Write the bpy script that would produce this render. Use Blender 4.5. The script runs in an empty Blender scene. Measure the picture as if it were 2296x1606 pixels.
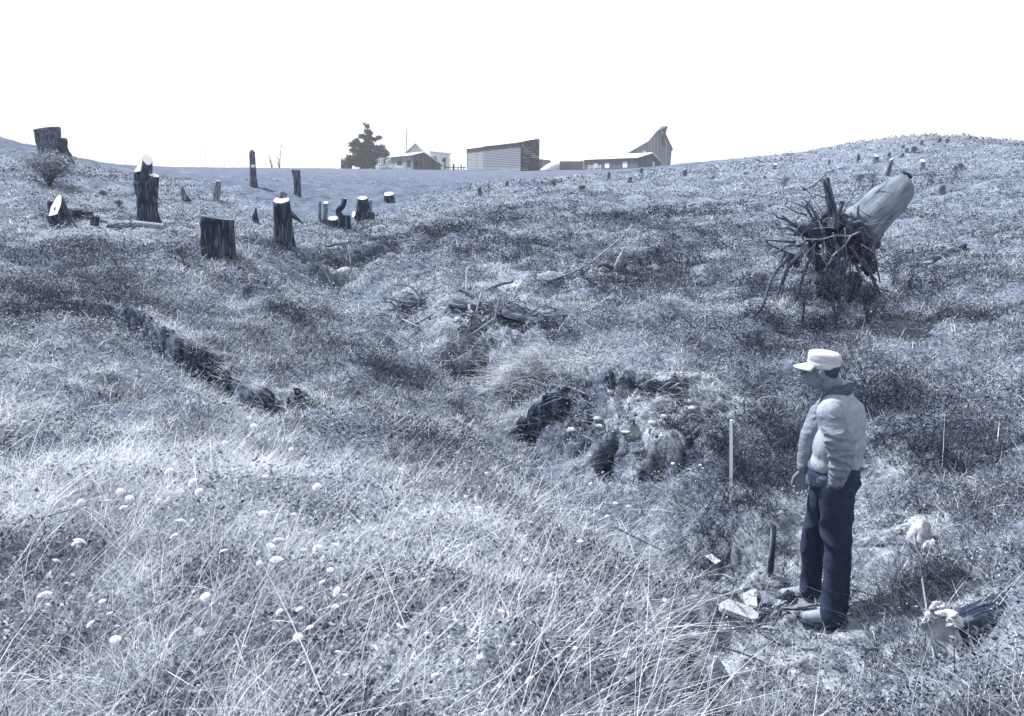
import bpy, math, random
import numpy as np
from mathutils import Vector, Matrix, noise as mnoise
random.seed(7); rng = np.random.default_rng(11)
R = math.radians
S = bpy.context.scene
COL = S.collection
# ------------------------------------------------------------------ camera, world, sun, exposure
PITCH = R(11.0)
cam_d = bpy.data.cameras.new('camera'); cam = bpy.data.objects.new('camera', cam_d); COL.objects.link(cam)
cam_d.sensor_width = 36.0; cam_d.lens = 36.0*2071/2296; cam_d.clip_end = 3000; cam_d.clip_start = 0.05
cam.location = (0, 0, 0); cam.rotation_euler = (math.pi/2-PITCH, 0, 0)
S.camera = cam
SUN_AZ = (-0.80, 0.60); SUN_EL = R(54)
w = bpy.data.worlds.new('World'); S.world = w; w.use_nodes = True
nt = w.node_tree; nt.nodes.clear()
sky = nt.nodes.new('ShaderNodeTexSky'); sky.sky_type = 'NISHITA'; sky.sun_disc = False
sky.sun_elevation = SUN_EL; sky.sun_rotation = math.atan2(SUN_AZ[0], SUN_AZ[1])
sky.air_density = 1.0; sky.dust_density = 1.2; sky.ozone_density = 1.0
hs = nt.nodes.new('ShaderNodeHueSaturation'); hs.inputs['Saturation'].default_value = 0.14
bg = nt.nodes.new('ShaderNodeBackground'); bg.inputs['Strength'].default_value = 0.088
wo = nt.nodes.new('ShaderNodeOutputWorld')
nt.links.new(sky.outputs[0], hs.inputs['Color']); veil = nt.nodes.new('ShaderNodeMixRGB'); veil.inputs[0].default_value = 0.55; veil.inputs[2].default_value = (7.6, 7.9, 8.2, 1)   # thin bright cloud over the whole sky
nt.links.new(hs.outputs[0], veil.inputs[1]); nt.links.new(veil.outputs[0], bg.inputs['Color']); nt.links.new(bg.outputs[0], wo.inputs['Surface'])
sd = bpy.data.lights.new('sun', 'SUN'); sd.energy = 5.0; sd.angle = R(0.5); sd.color = (1.0, 0.985, 0.96)
sun = bpy.data.objects.new('sun', sd); COL.objects.link(sun)
h_ = math.hypot(*SUN_AZ)
sdir = Vector((SUN_AZ[0]/h_*math.cos(SUN_EL), SUN_AZ[1]/h_*math.cos(SUN_EL), math.sin(SUN_EL)))
sun.rotation_euler = sdir.to_track_quat('Z', 'Y').to_euler()
sun.location = (-20, 10, 30)
S.view_settings.view_transform = 'Standard'; S.view_settings.look = 'None'
S.view_settings.exposure = 0.90; S.view_settings.gamma = 1.0
S.render.resolution_x = 1024; S.render.resolution_y = 716
S.render.engine = 'CYCLES'

#TERRAIN_BEGIN
FPX = 2071.0; PITCH_ = math.radians(11.0); CP = math.cos(PITCH_); SP = math.sin(PITCH_)
def ray(u, v):
    a = (np.asarray(u, float)-1148)/FPX; b = (803-np.asarray(v, float))/FPX
    return a, CP+b*SP, b*CP-SP                      # world direction x, y, z
def W(u, v, Y):                                     # a point seen in direction (u,v) at ground distance Y
    a, b, c = ray(u, v); k = Y/b
    return (float(a*k), float(Y), float(c*k))
CTRL = [ # u, v, Y
 (0,1606,2.6),(400,1536,2.75),(800,1560,2.75),(1150,1500,3.1),(1400,1450,3.6),(1500,1560,3.4),
 (100,1300,3.7),(400,1300,3.8),(800,1300,4.0),(1150,1300,4.5),(1350,1250,5.2),
 (100,1100,4.9),(400,1100,5.3),(700,1100,5.6),(1000,1100,6.3),(1250,1120,6.4),
 (100,950,6.3),(350,950,6.9),(640,950,7.5),(900,980,8.0),(1150,1000,7.9),
 (1600,1420,5.05),(1650,1540,4.45),(1850,1385,5.6),(1850,1300,6.0),(1640,1280,5.9),(1900,1500,4.9),(1750,1460,4.95),
 (2100,1450,4.35),(2250,1550,3.7),(2250,1300,5.0),(2050,1180,6.4),(1640,1130,6.7),(1500,1150,6.7),(1850,1150,6.9),(2250,1050,6.9),
 (1400,1000,8.0),(1600,1000,7.9),(1400,870,9.0),(1580,860,9.2),(2000,900,8.9),(1800,900,9.0),(2250,880,8.9),(1150,860,9.5),
 (200,760,9.0),(450,800,9.3),(650,850,9.3),(850,850,9.5),(100,660,10.8),(250,650,11.6),
 (300,600,13.5),(500,650,12.3),(700,720,11.3),(900,750,11.0),(1050,740,11.4),(1250,740,11.6),
 (80,520,18.5),(230,515,19.5),(330,505,21),(490,568,15.5),(640,548,18.0),(700,600,15.5),(770,600,16.5),(900,640,14.5),
 (1050,640,14.8),(1200,620,15.5),(1500,620,15.5),(1350,560,18.5),(1450,740,11.5),(1650,740,11.3),
 (1850,715,12.0),(2100,700,12.4),(2250,640,13.5),(1650,600,15.6),(2000,560,18.0),(2200,520,20),
 (900,530,20),(1050,530,20.5),(1200,500,23),(1500,500,23),(1700,480,25),(1950,470,24),(2200,430,26),
 (60,400,32),(150,395,33),(200,430,29),(420,447,31),(480,447,33),(570,418,45),(665,438,40),(720,505,28),(820,500,25),(875,457,36),
 (950,480,27),(1080,440,36),(1250,435,38),(1400,410,46),(1500,400,47),(1650,400,46),(1800,400,42),(2000,390,37),(2200,360,37),
 (-200,260,50),(0,318,50),(77,333,52),(150,351,60),(250,369,80),(330,373,100),(460,376,130),(600,377.5,150),(760,379,160),(900,381,160),(1050,383,150),(1200,383,145),(1350,382,150),
 (1450,378,100),(1500,372,80),(1600,363,72),(1700,353,68),(1800,345,64),(1900,330,58),(2000,317,53),(2060,308,50),(2150,311,50),(2296,320,52),(2500,330,52),
 (250,395,55),(460,400,60),(700,400,70),(900,405,70),(1050,410,70),(1200,400,80),
 (600,379,230),(900,381,230),(1200,383,230),(1500,383,230),(1800,384,230),(2200,385,230),(100,384,230),(-200,384,230),
 (2200,360,110),(1900,366,110),(1600,374,120),(0,365,110),(200,375,120),
 (600,384,420),(1200,386,420),(2000,388,420),(100,388,420),(1148,392,900),(2200,393,900),(100,393,900)]
def _pol(x, y):
    yy = y+2.0
    r = np.hypot(x, yy); return np.arctan2(x, yy), np.log(np.maximum(r, 2.6)), np.maximum(r, 2.6)
def _phi(d2): return 0.5*d2*np.log(d2+1e-9)
_c = np.array([W(*c) for c in CTRL])
_extra = np.array([(0,0,-1.62),(0,1.2,-1.6),(-3,0,-1.45),(3,0,-2.0),(-6,2,-1.2),(5.5,2,-2.0),(-8,5,-1.0),(8,5,-1.6),(-12,9,-.6),(12,9,-1.1),(-22,18,.3),(22,18,-.2),(-45,30,2.0),(48,30,2.2),(-90,60,2.5),(95,60,2.5)])
_c = np.vstack([_c, _extra])
_t, _l, _r = _pol(_c[:,0], _c[:,1])
KT = 2.2
_Q = np.stack([_t*KT, _l], 1); _val = _c[:,2]/_r
def _fit():
    n = len(_Q); D = ((_Q[:,None]-_Q[None])**2).sum(-1)
    A = np.zeros((n+3, n+3)); A[:n,:n] = _phi(D)+np.eye(n)*0.0035
    A[:n,n] = 1; A[:n,n+1:] = _Q; A[n,:n] = 1; A[n+1:,:n] = _Q.T
    return np.linalg.solve(A, np.concatenate([_val, np.zeros(3)]))
_w = _fit()
def H0(x, y):
    x = np.asarray(x, float); y = np.asarray(y, float); sh = x.shape
    x = x.ravel(); y = y.ravel(); out = np.empty(len(x))
    for i in range(0, len(x), 60000):
        t, l, r = _pol(x[i:i+60000], y[i:i+60000]); q0 = t*KT
        acc = _w[-3]+_w[-2]*q0+_w[-1]*l
        for k in range(len(_Q)):
            acc += _w[k]*_phi((q0-_Q[k,0])**2+(l-_Q[k,1])**2)
        out[i:i+60000] = acc*r
    return out.reshape(sh)
_perm = np.random.default_rng(3).random((256, 256))
def vn(x, y, s=1.0, o=0):                           # smooth value noise 0..1
    x = np.asarray(x, float)/s+o*17.3; y = np.asarray(y, float)/s+o*9.7
    xi = np.floor(x).astype(int); yi = np.floor(y).astype(int); fx = x-xi; fy = y-yi
    fx = fx*fx*(3-2*fx); fy = fy*fy*(3-2*fy)
    g = lambda a, b: _perm[a & 255, b & 255]
    return (g(xi,yi)*(1-fx)+g(xi+1,yi)*fx)*(1-fy)+(g(xi,yi+1)*(1-fx)+g(xi+1,yi+1)*fx)*fy
def hit0(u, v, f):
    Y = np.exp(np.linspace(math.log(1.6), math.log(420), 900))
    a, b, c = ray(u, v); x = a/b*Y; z = c/b*Y; g = f(x, Y)
    below = np.where(z < g)[0]
    i = below[0] if len(below) else len(Y)-1
    if i > 0:
        d0 = z[i-1]-g[i-1]; d1 = z[i]-g[i]; k = d0/(d0-d1) if d0 != d1 else 0
        Yh = Y[i-1]+(Y[i]-Y[i-1])*min(max(k, 0), 1)
    else: Yh = Y[0]
    return float(a/b*Yh), float(Yh)
def sm(a, b, x): t = np.clip((x-a)/(b-a), 0, 1); return t*t*(3-2*t)
STEPS = [([(150,672),(195,683),(300,712),(360,752),(430,790),(500,830),(560,862),(615,903),(680,925),(745,938)], .24, .8, 1),
         ([(1110,885),(1135,868),(1180,858),(1250,845),(1330,835),(1420,845),(1470,858),(1570,868)], .22, .6, 1),
         ([(1180,1235),(1330,1262),(1420,1330),(1490,1420),(1510,1536),(1530,1720)], .30, 1.0, -1)]
_SL = []
for pts, h, L, sg in STEPS:
    _SL.append((np.array([hit0(u, v, H0) for u, v in pts]), h, L, sg))
PITS = [((765,596),.34,.75),((748,570),.3,.45),((785,575),.25,.4),((868,568),.42,.38),((1055,752),.38,.5),((1030,715),.3,.4),((1195,728),.4,.42),
        ((735,918),.2,.28),((690,905),.16,.2),((600,900),.2,.25),((1310,905),.14,.2),((1380,960),.16,.22),((1490,990),.2,.2),((1530,1180),.35,.14),((1640,1200),.35,.12),((900,835),.35,.1),((240,950),.3,.12)]
_PT = [(hit0(u, v, H0), r, d) for (u, v), r, d in PITS]
def poly_sd(x, y, P):
    best = np.full(x.shape, 1e9); side = np.zeros(x.shape); tt = np.zeros(x.shape); n = len(P)-1
    for i in range(n):
        a = P[i]; b = P[i+1]; d = b-a; L2 = (d**2).sum()
        t = ((x-a[0])*d[0]+(y-a[1])*d[1])/L2; tc = np.clip(t, 0, 1)
        dx = x-(a[0]+tc*d[0]); dy = y-(a[1]+tc*d[1]); dd = np.hypot(dx, dy)
        s = np.sign(d[0]*(y-a[1])-d[1]*(x-a[0]))
        m = dd < best; best = np.where(m, dd, best); side = np.where(m, s, side); tt = np.where(m, (i+tc)/n, tt)
        over = m & ((i == 0) & (t < 0) | (i == n-1) & (t > 1))
        side = np.where(over & (t < 0), s, side)
    return best, side, tt
_TR = np.array([hit0(u, v, H0) for u, v in [(735,545),(765,600),(800,650),(880,685),(970,705),(1050,750),(1130,840),(1250,945),(1350,1030),(1470,1120),(1570,1200),(1640,1290)]])
_BK = [(hit0(u, v, H0), r, a) for (u, v), r, a in [((1300,872),.4,.6),((1400,890),.55,1),((1490,895),.5,1),((1440,950),.45,.7),((1560,895),.4,.7),((770,590),.7,1),((850,570),.8,.7),((900,540),.8,.5),((1000,690),.9,.55),((1110,690),.9,.6),((1060,755),.5,.9),((1190,735),.5,.7),((1700,1330),.6,.35),((1780,1430),.5,.35),((1600,1260),.4,.5),((330,740),.5,.45),((450,815),.4,.5),((560,872),.4,.5),((690,915),.35,.6),((1300,640),1.0,.35),((2060,1200),.3,.4)]]
def broken(x, y):
    m = np.zeros(x.shape); k = (y < 24) & (y > 1); xs = x[k]; ys = y[k]; o = np.zeros(xs.shape); j = .6+.8*vn(xs, ys, .35, 41)
    for (bx, by), r, a in _BK: o = np.maximum(o, a*np.exp(-(np.hypot(xs-bx, (ys-by)*.85)*j/r)**3))
    m[k] = o; return m
def carve(x, y):                                    # (height change, exposed dark soil 0..1)
    dz = np.zeros(x.shape); soil = np.zeros(x.shape)
    m = (y < 22) & (y > 1)
    if m.any():
        xs = x[m]; ys = y[m]; d = np.zeros(xs.shape); so = np.zeros(xs.shape)
        jx = (vn(xs, ys, .22, 1)-.5)*.24+(vn(xs, ys, .7, 2)-.5)*.45; jy = (vn(xs, ys, .22, 3)-.5)*.30+(vn(xs, ys, .7, 4)-.5)*.45
        for k, (P, h, L, sg) in enumerate(_SL):
            dist, side, t = poly_sd(xs+jx, ys+jy, P)
            s = -side*dist*sg                       # >0 on the low side (to the right of the line's direction)
            ends = sm(0, .06 if k == 0 else .28, t)*sm(1, .85, t)
            hh = h*(.8+.4*vn(xs, ys, .6, 5) if k == 0 else .35+1.2*vn(xs, ys, .6, 5))*ends
            d += np.where(s > -.02, -hh*sm(-.02, .10, s)*np.exp(-(np.maximum(s, 0)/L)**2), .05*ends*np.exp(-(dist/.3)**2))
            so = np.maximum(so, ends*np.where((s > -.04) & (s < .25), 1-np.clip((s-.14)/.11, 0, 1), 0)*(.2 if k == 2 else 1))
        for (px, py), r, dep in _PT:
            q = np.hypot(xs+jx*.8-px, (ys+jy*.8-py))/r
            d -= dep*1.25*np.exp(-q**4)
            if dep > .19: so = np.maximum(so, np.exp(-(q*.95)**6))
        dist, side, t = poly_sd(xs+jx, ys+jy, _TR); wdt = np.where(-side > 0, .75, .45)
        d -= (.46*sm(0, .12, t)*sm(1, .9, t))*np.exp(-(dist/(wdt*1.1))**2)
        bk = broken(xs, ys); n1 = vn(xs, ys, .42, 42); n2 = vn(xs, ys, .19, 43); n3 = vn(xs, ys, .08, 44)
        d += bk*((n1-.58)*.24+(n2-.5)*.20+(n3-.5)*.12)
        so = np.maximum(so, bk*sm(.50, .32, n1*.5+n2*.3+n3*.2))
        d += so*((vn(xs, ys, .16, 18)-.5)*.14+(vn(xs, ys, .07, 19)-.5)*.09+(vn(xs, ys, .04, 20)-.5)*.04)
        dz[m] = d; soil[m] = so
    return dz, soil
def H(x, y, full=False):
    x = np.asarray(x, float); y = np.asarray(y, float); sh = x.shape; x = x.ravel(); y = y.ravel()
    z = H0(x, y); dz, soil = carve(x, y)
    r = np.hypot(x, y)
    amp = np.clip(r/8, .6, 1.6)*np.where(r > 42, np.clip(1.6-(r-42)/30, .5, 1), 1)
    n = (vn(x, y, .9, 6)-.5)*.15+(vn(x, y, .38, 7)-.5)*.12+(vn(x, y, 3.1, 8)-.5)*.14+(vn(x, y, .12, 9)-.5)*.025
    z = z+dz+n*amp
    if full: return z.reshape(sh), soil.reshape(sh)
    return z.reshape(sh)
def hit(u, v):
    x, y = hit0(u, v, H); return (x, y, float(H(np.array([x]), np.array([y]))[0]))
_FB = np.array([hit0(u, v, H0) for u, v in [(-150,345),(100,360),(230,378),(330,390),(450,418),(560,445),(690,505),(780,508),(860,470),(1000,440),(1130,410),(1300,396),(1420,388),(1530,374),(1620,364)]])
_fa = np.arctan2(_FB[:,0], _FB[:,1]); _fr = np.log(np.hypot(_FB[:,0], _FB[:,1]))
def field(x, y):
    a = np.arctan2(x, y); rb = np.exp(np.interp(a, _fa, _fr)); rb = np.where(a > _fa[-1], rb*(1+(a-_fa[-1])*6), rb)
    return sm(.93, 1.10, np.hypot(x, y)/rb*(1+(vn(x, y, 4., 61)-.5)*.14))
#TERRAIN_END
# ------------------------------------------------------------------ helpers: colours, materials, objects
TL = [(0.0,(0.60,0.94,2.2)),(.03,(.66,.96,1.95)),(.12,(.81,.99,1.45)),(.28,(.875,1.01,1.22)),(.6,(.94,1.0,1.10)),(1.0,(.98,1.0,1.05))]
def tone(g):                                        # a reflectance, in the blue-black ink of the print
    for (a, ca), (b, cb) in zip(TL, TL[1:]):
        if g <= b:
            k = (g-a)/(b-a); return tuple(min(1, g*(p*(1-k)+q*k)) for p, q in zip(ca, cb))+(1,)
    return (g, g, g, 1)
MAT = {}
def nodes(name):
    m = bpy.data.materials.new(name); m.use_nodes = True; n = m.node_tree
    b = n.nodes['Principled BSDF']; b.inputs['Roughness'].default_value = .9; b.inputs['Specular IOR Level'].default_value = .15
    MAT[name] = m; return m, n, b
def ramp(n, stops, src=None):
    r = n.nodes.new('ShaderNodeValToRGB'); e = r.color_ramp.elements
    while len(e) < len(stops): e.new(.5)
    for el, (p, g) in zip(e, stops): el.position = p; el.color = tone(g) if not isinstance(g, tuple) else g
    if src: n.links.new(src, r.inputs[0])
    return r
def noise_tex(n, scale, detail=5, rough=.6, vec=None, stretch=None, coord='Object'):
    tc = n.nodes.new('ShaderNodeTexCoord'); t = n.nodes.new('ShaderNodeTexNoise')
    t.inputs['Scale'].default_value = scale; t.inputs['Detail'].default_value = detail; t.inputs['Roughness'].default_value = rough
    mp = n.nodes.new('ShaderNodeMapping'); mp.inputs['Scale'].default_value = stretch or (1, 1, 1)
    n.links.new(tc.outputs[coord], mp.inputs['Vector']); n.links.new(mp.outputs[0], t.inputs['Vector'])
    return t
def bumped(n, b, src, strength, dist=.02):
    bp = n.nodes.new('ShaderNodeBump'); bp.inputs['Strength'].default_value = strength; bp.inputs['Distance'].default_value = dist
    n.links.new(src, bp.inputs['Height']); n.links.new(bp.outputs[0], b.inputs['Normal'])
def simple(name, lo, hi, scale=6, stretch=None, bump=.5, dist=.02, mid=None, rough=.9, coord='Object'):
    m, n, b = nodes(name); t = noise_tex(n, scale, 8, .65, stretch=stretch, coord=coord)
    r = ramp(n, [(.3, lo), (.7, hi)] if mid is None else [(.3, lo), (mid, (lo+hi)*.35), (.72, hi)], t.outputs[0])
    n.links.new(r.outputs[0], b.inputs['Base Color']); bumped(n, b, t.outputs[0], bump, dist); b.inputs['Roughness'].default_value = rough
    return m
def bark(name, stops, su, sv, dist):
    m, n, b = nodes(name); t = noise_tex(n, 1, 6, .62, stretch=(su, sv, 1), coord='UV'); t2 = noise_tex(n, 2.5, 4, .6, coord='Object')
    v = n.nodes.new('ShaderNodeTexVoronoi'); v.feature = 'DISTANCE_TO_EDGE'; v.inputs['Scale'].default_value = 1; mp = n.nodes.new('ShaderNodeMapping'); mp.inputs['Scale'].default_value = (su*.8, sv*.7, 1); tc = n.nodes.new('ShaderNodeTexCoord')
    ds = n.nodes.new('ShaderNodeMixRGB'); ds.blend_type = 'ADD'; ds.inputs[0].default_value = .9; n.links.new(tc.outputs['UV'], mp.inputs['Vector']); n.links.new(mp.outputs[0], ds.inputs[1]); n.links.new(t.outputs[1], ds.inputs[2]); n.links.new(ds.outputs[0], v.inputs['Vector'])
    a = n.nodes.new('ShaderNodeMath'); a.operation = 'MULTIPLY_ADD'; n.links.new(v.outputs['Distance'], a.inputs[0]); a.inputs[1].default_value = .9; n.links.new(t.outputs[0], a.inputs[2])
    a2 = n.nodes.new('ShaderNodeMath'); a2.operation = 'MULTIPLY_ADD'; n.links.new(t2.outputs[0], a2.inputs[0]); a2.inputs[1].default_value = .45; n.links.new(a.outputs[0], a2.inputs[2])
    r = ramp(n, stops, a2.outputs[0]); n.links.new(r.outputs[0], b.inputs['Base Color']); bumped(n, b, a.outputs[0], 1.0, dist)
bark('bark', [(.5, .012), (.85, .07), (1.15, .22)], 26, 3.5, .04)
bark('bark_dark', [(.5, .008), (.85, .04), (1.15, .14)], 26, 3.5, .04)
bark('bark_pale', [(.5, .03), (.85, .15), (1.15, .36)], 30, 4, .03)
simple('trunk_pale', .07, .27, 1, (9, 2.2, 1), .9, .03, coord='UV')
simple('dead_wood', .05, .42, 7, (3, 3, 3), .8, .01)
simple('root_wood', .012, .17, 9, (3, 3, 3), .9, .015)
simple('root_pale', .08, .36, 9, (3, 3, 3), .6, .01)
simple('soil', .015, .10, 14, None, 1.0, .03)
simple('sand', .3, .75, 10, None, 1.0, .03)
simple('limestone', .16, .68, 16, None, 1.0, .02)
simple('stone', .2, .6, 12, None, .8, .02)
simple('board_white', .38, .85, 9, (2, 5, 2), .6, .008)
simple('paint_white', .75, .85, 3, None, .1, .003)
simple('tin_roof', .55, .8, 3, None, .1, .01, rough=.6)
simple('straw', .5, .8, 14, None, 1.0, .1)
simple('foliage_dark', .03, .12, 5, None, .3, .02)
def wood_cut():
    m, n, b = nodes('cut_wood'); tc = n.nodes.new('ShaderNodeTexCoord'); wv = n.nodes.new('ShaderNodeTexWave')
    wv.wave_type = 'RINGS'; wv.rings_direction = 'Z'; wv.inputs['Scale'].default_value = 14; wv.inputs['Distortion'].default_value = 2.5; wv.inputs['Detail'].default_value = 4
    n.links.new(tc.outputs['Object'], wv.inputs['Vector']); r = ramp(n, [(.0, .62), (1, .86)], wv.outputs[0]); n.links.new(r.outputs[0], b.inputs['Base Color'])
    bumped(n, b, wv.outputs[0], .15, .004)
wood_cut()
def planks(name, lo, hi, axis, pitch, gap=.04):     # weathered boards, dark joints between them (U = coordinate across the boards)
    m, n, b = nodes(name); tc = n.nodes.new('ShaderNodeTexCoord'); sp = n.nodes.new('ShaderNodeSeparateXYZ'); n.links.new(tc.outputs['UV'], sp.inputs[0])
    d = n.nodes.new('ShaderNodeMath'); d.operation = 'DIVIDE'; n.links.new(sp.outputs[axis], d.inputs[0]); d.inputs[1].default_value = pitch
    fl = n.nodes.new('ShaderNodeMath'); fl.operation = 'FLOOR'; n.links.new(d.outputs[0], fl.inputs[0])
    fr = n.nodes.new('ShaderNodeMath'); fr.operation = 'FRACT'; n.links.new(d.outputs[0], fr.inputs[0])
    wn = n.nodes.new('ShaderNodeTexWhiteNoise'); wn.noise_dimensions = '1D'; n.links.new(fl.outputs[0], wn.inputs['W'])
    t = noise_tex(n, 1.4, 6, .6, stretch=(2, 2, 2)); mx = n.nodes.new('ShaderNodeMath'); mx.operation = 'MULTIPLY_ADD'
    n.links.new(t.outputs[0], mx.inputs[0]); mx.inputs[1].default_value = 1.0; n.links.new(wn.outputs[0], mx.inputs[2])
    h = n.nodes.new('ShaderNodeMath'); h.operation = 'MULTIPLY'; n.links.new(mx.outputs[0], h.inputs[0]); h.inputs[1].default_value = .5
    r = ramp(n, [(.15, lo), (.9, hi)], h.outputs[0])
    gt = n.nodes.new('ShaderNodeMath'); gt.operation = 'GREATER_THAN'; n.links.new(fr.outputs[0], gt.inputs[0]); gt.inputs[1].default_value = gap/pitch
    mm = n.nodes.new('ShaderNodeMixRGB'); n.links.new(gt.outputs[0], mm.inputs[0]); mm.inputs[1].default_value = tone(lo*.3); n.links.new(r.outputs[0], mm.inputs[2])
    n.links.new(mm.outputs[0], b.inputs['Base Color']); bumped(n, b, fr.outputs[0], .3, .02)
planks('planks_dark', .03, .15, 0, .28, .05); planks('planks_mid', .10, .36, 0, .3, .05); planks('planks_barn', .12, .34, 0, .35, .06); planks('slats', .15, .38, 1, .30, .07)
planks('slats_dark', .05, .15, 1, .30, .07); planks('siding_white', .55, .8, 1, .2, .02)
def flat_mat(name, g, rough=.9):
    m, n, b = nodes(name); t = noise_tex(n, 25, 6, .6); r = ramp(n, [(.3, g*.75), (.7, min(.9, g*1.2))], t.outputs[0]); n.links.new(r.outputs[0], b.inputs['Base Color']); b.inputs['Roughness'].default_value = rough
    if name.startswith('cloth') or name == 'cap_cloth':
        t2 = noise_tex(n, 7, 3, .55, stretch=(1.4, 1.4, .8) if 'jacket' in name else (1, 1, 2.2)); t2.inputs['Distortion'].default_value = 1.2; bumped(n, b, t2.outputs[0], .35 if 'trousers' in name else .7, .02)
    else: bumped(n, b, t.outputs[0], .25, .003)
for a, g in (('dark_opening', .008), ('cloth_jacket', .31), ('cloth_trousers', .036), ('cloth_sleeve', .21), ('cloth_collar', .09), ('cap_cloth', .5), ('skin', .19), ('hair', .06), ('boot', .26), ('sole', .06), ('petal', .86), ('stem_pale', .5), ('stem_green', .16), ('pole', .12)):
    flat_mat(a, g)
def leafy(name, stops, transl=.3):                  # blades and leaves: colour from each blade's own 'shade' value
    m, n, b = nodes(name); at = n.nodes.new('ShaderNodeAttribute'); at.attribute_name = 'shade'
    r = ramp(n, stops, at.outputs['Fac']); n.links.new(r.outputs[0], b.inputs['Base Color']); b.inputs['Roughness'].default_value = .7
    tr = n.nodes.new('ShaderNodeBsdfTranslucent'); n.links.new(r.outputs[0], tr.inputs[0]); mx = n.nodes.new('ShaderNodeMixShader'); mx.inputs[0].default_value = transl
    n.links.new(b.outputs[0], mx.inputs[1]); n.links.new(tr.outputs[0], mx.inputs[2]); n.links.new(mx.outputs[0], n.nodes['Material Output'].inputs[0])
leafy('grass_blades', [(0, .03), (.35, .15), (.62, .40), (1, .86)])
leafy('leaves', [(0, .02), (.5, .13), (1, .48)])
leafy('needles', [(0, .02), (.5, .06), (1, .12)], .15)
ORG = {}
def tag(o, label=None, cat=None, group=None, kind=None):
    if label: o['label'] = label
    if cat: o['category'] = cat
    if group: o['group'] = group
    if kind: o['kind'] = kind
    return o
def empty(name, loc, label, cat, group=None):
    o = bpy.data.objects.new(name, None); COL.objects.link(o); o.location = loc; ORG[o.name] = Vector(loc); o.empty_display_size = .2
    return tag(o, label, cat, group)
class MB:
    def __init__(s): s.v = []; s.f = []; s.uv = {}
    def add(s, vs, fs):
        n = len(s.v); s.v += [tuple(p) for p in vs]; s.f += [tuple(i+n for i in f) for f in fs]; return s
    def quad(s, pts, uv=None):
        n = len(s.v); s.v += [tuple(p) for p in pts]; s.f.append(tuple(range(n, n+len(pts))))
        if uv: s.uv[len(s.f)-1] = uv
        return s
    def slab(s, pts, nrm, th):                      # polygon pts thickened by th along -nrm, with UVs in metres (u along first edge, v up)
        P = [Vector(p) for p in pts]; N = Vector(nrm).normalized(); ux = Vector((P[1]-P[0]).to_tuple()); ux.z = 0 if abs(N.z) < .5 else ux.z; ux.normalize(); vy = N.cross(ux)
        if vy.z < 0: vy = -vy
        uv = [((p-P[0]).dot(ux), (p-P[0]).dot(vy)) for p in P]; B = [p-N*th for p in P]; n = len(P)
        s.quad(P, uv); s.quad(B[::-1], uv[::-1])
        for i in range(n):
            j = (i+1) % n; s.quad([P[j], P[i], B[i], B[j]], [(0, 0)]*4)
        return s
    def box(s, c, d, rz=0, M=None):
        a, b, h = [q/2 for q in d]; vs = [(x, y, z) for x in (-a, a) for y in (-b, b) for z in (-h, h)]
        M = M or Matrix.Rotation(rz, 4, 'Z'); vs = [M @ Vector(p)+Vector(c) for p in vs]
        return s.add(vs, [(0,1,3,2),(4,6,7,5),(0,4,5,1),(2,3,7,6),(0,2,6,4),(1,5,7,3)])
    def tube(s, pts, rad, sides=8, rough=0., seed=0, cap=True, flute=0., nfl=5):
        P = [Vector(p) for p in pts]; n = len(P); rad = list(rad) if hasattr(rad, '__len__') else [rad]*n
        ref = Vector((.3, .2, 1)) if abs((P[-1]-P[0]).normalized().z) < .9 else Vector((1, .1, .1)); base = len(s.v)
        for i in range(n):
            d = (P[min(i+1, n-1)]-P[max(i-1, 0)]).normalized(); a = d.cross(ref).normalized(); b = d.cross(a)
            for k in range(sides):
                t = 2*math.pi*k/sides; r = rad[i]
                if rough: r *= 1+rough*mnoise.noise(Vector((math.cos(t)*2.2+seed*3.1, math.sin(t)*2.2, i*.45+seed)))
                if flute: r *= 1+flute*(1-i/(n-1))**1.5*math.sin(nfl*t+seed*2.3)+flute*.4*math.sin((nfl*2+3)*t+seed)
                s.v.append(tuple(P[i]+(a*math.cos(t)+b*math.sin(t))*r))
        vv = 0.; c_ = 2*math.pi*(sum(rad)/n)/sides; u0 = seed*3.7
        for i in range(n-1):
            v1 = vv+(P[i+1]-P[i]).length
            for k in range(sides):
                a0 = base+i*sides+k; a1 = base+i*sides+(k+1) % sides; s.f.append((a0, a1, a1+sides, a0+sides))
                if sides > 11: s.uv[len(s.f)-1] = [(u0+k*c_, vv), (u0+(k+1)*c_, vv), (u0+(k+1)*c_, v1), (u0+k*c_, v1)]
            vv = v1
        if cap:
            s.f.append(tuple(base+k for k in range(sides))[::-1]); s.f.append(tuple(base+(n-1)*sides+k for k in range(sides)))
        return [s.v[base+(n-1)*sides+k] for k in range(sides)]
    def build(s, name, mat, parent=None, smooth=True, loc=None):
        me = bpy.data.meshes.new(name); o = bpy.data.objects.new(name, me); COL.objects.link(o)
        if parent is not None: org = ORG[parent.name]; o.parent = parent; ORG[o.name] = org
        else:
            if loc is None:
                A = np.array(s.v); i = A[:,2].argmin(); loc = (float(A[:,0].mean()), float(A[:,1].mean()), float(A[i,2]))
            org = Vector(loc); o.location = org; ORG[o.name] = org
        me.from_pydata([(p[0]-org[0], p[1]-org[1], p[2]-org[2]) for p in s.v], [], s.f)
        if s.uv:
            l = me.uv_layers.new(name='UVMap')
            for pi, uv in s.uv.items():
                p = me.polygons[pi]
                for k, li in enumerate(p.loop_indices): l.data[li].uv = uv[k]
        if smooth: me.shade_smooth()
        me.materials.append(MAT[mat]); return o
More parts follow.
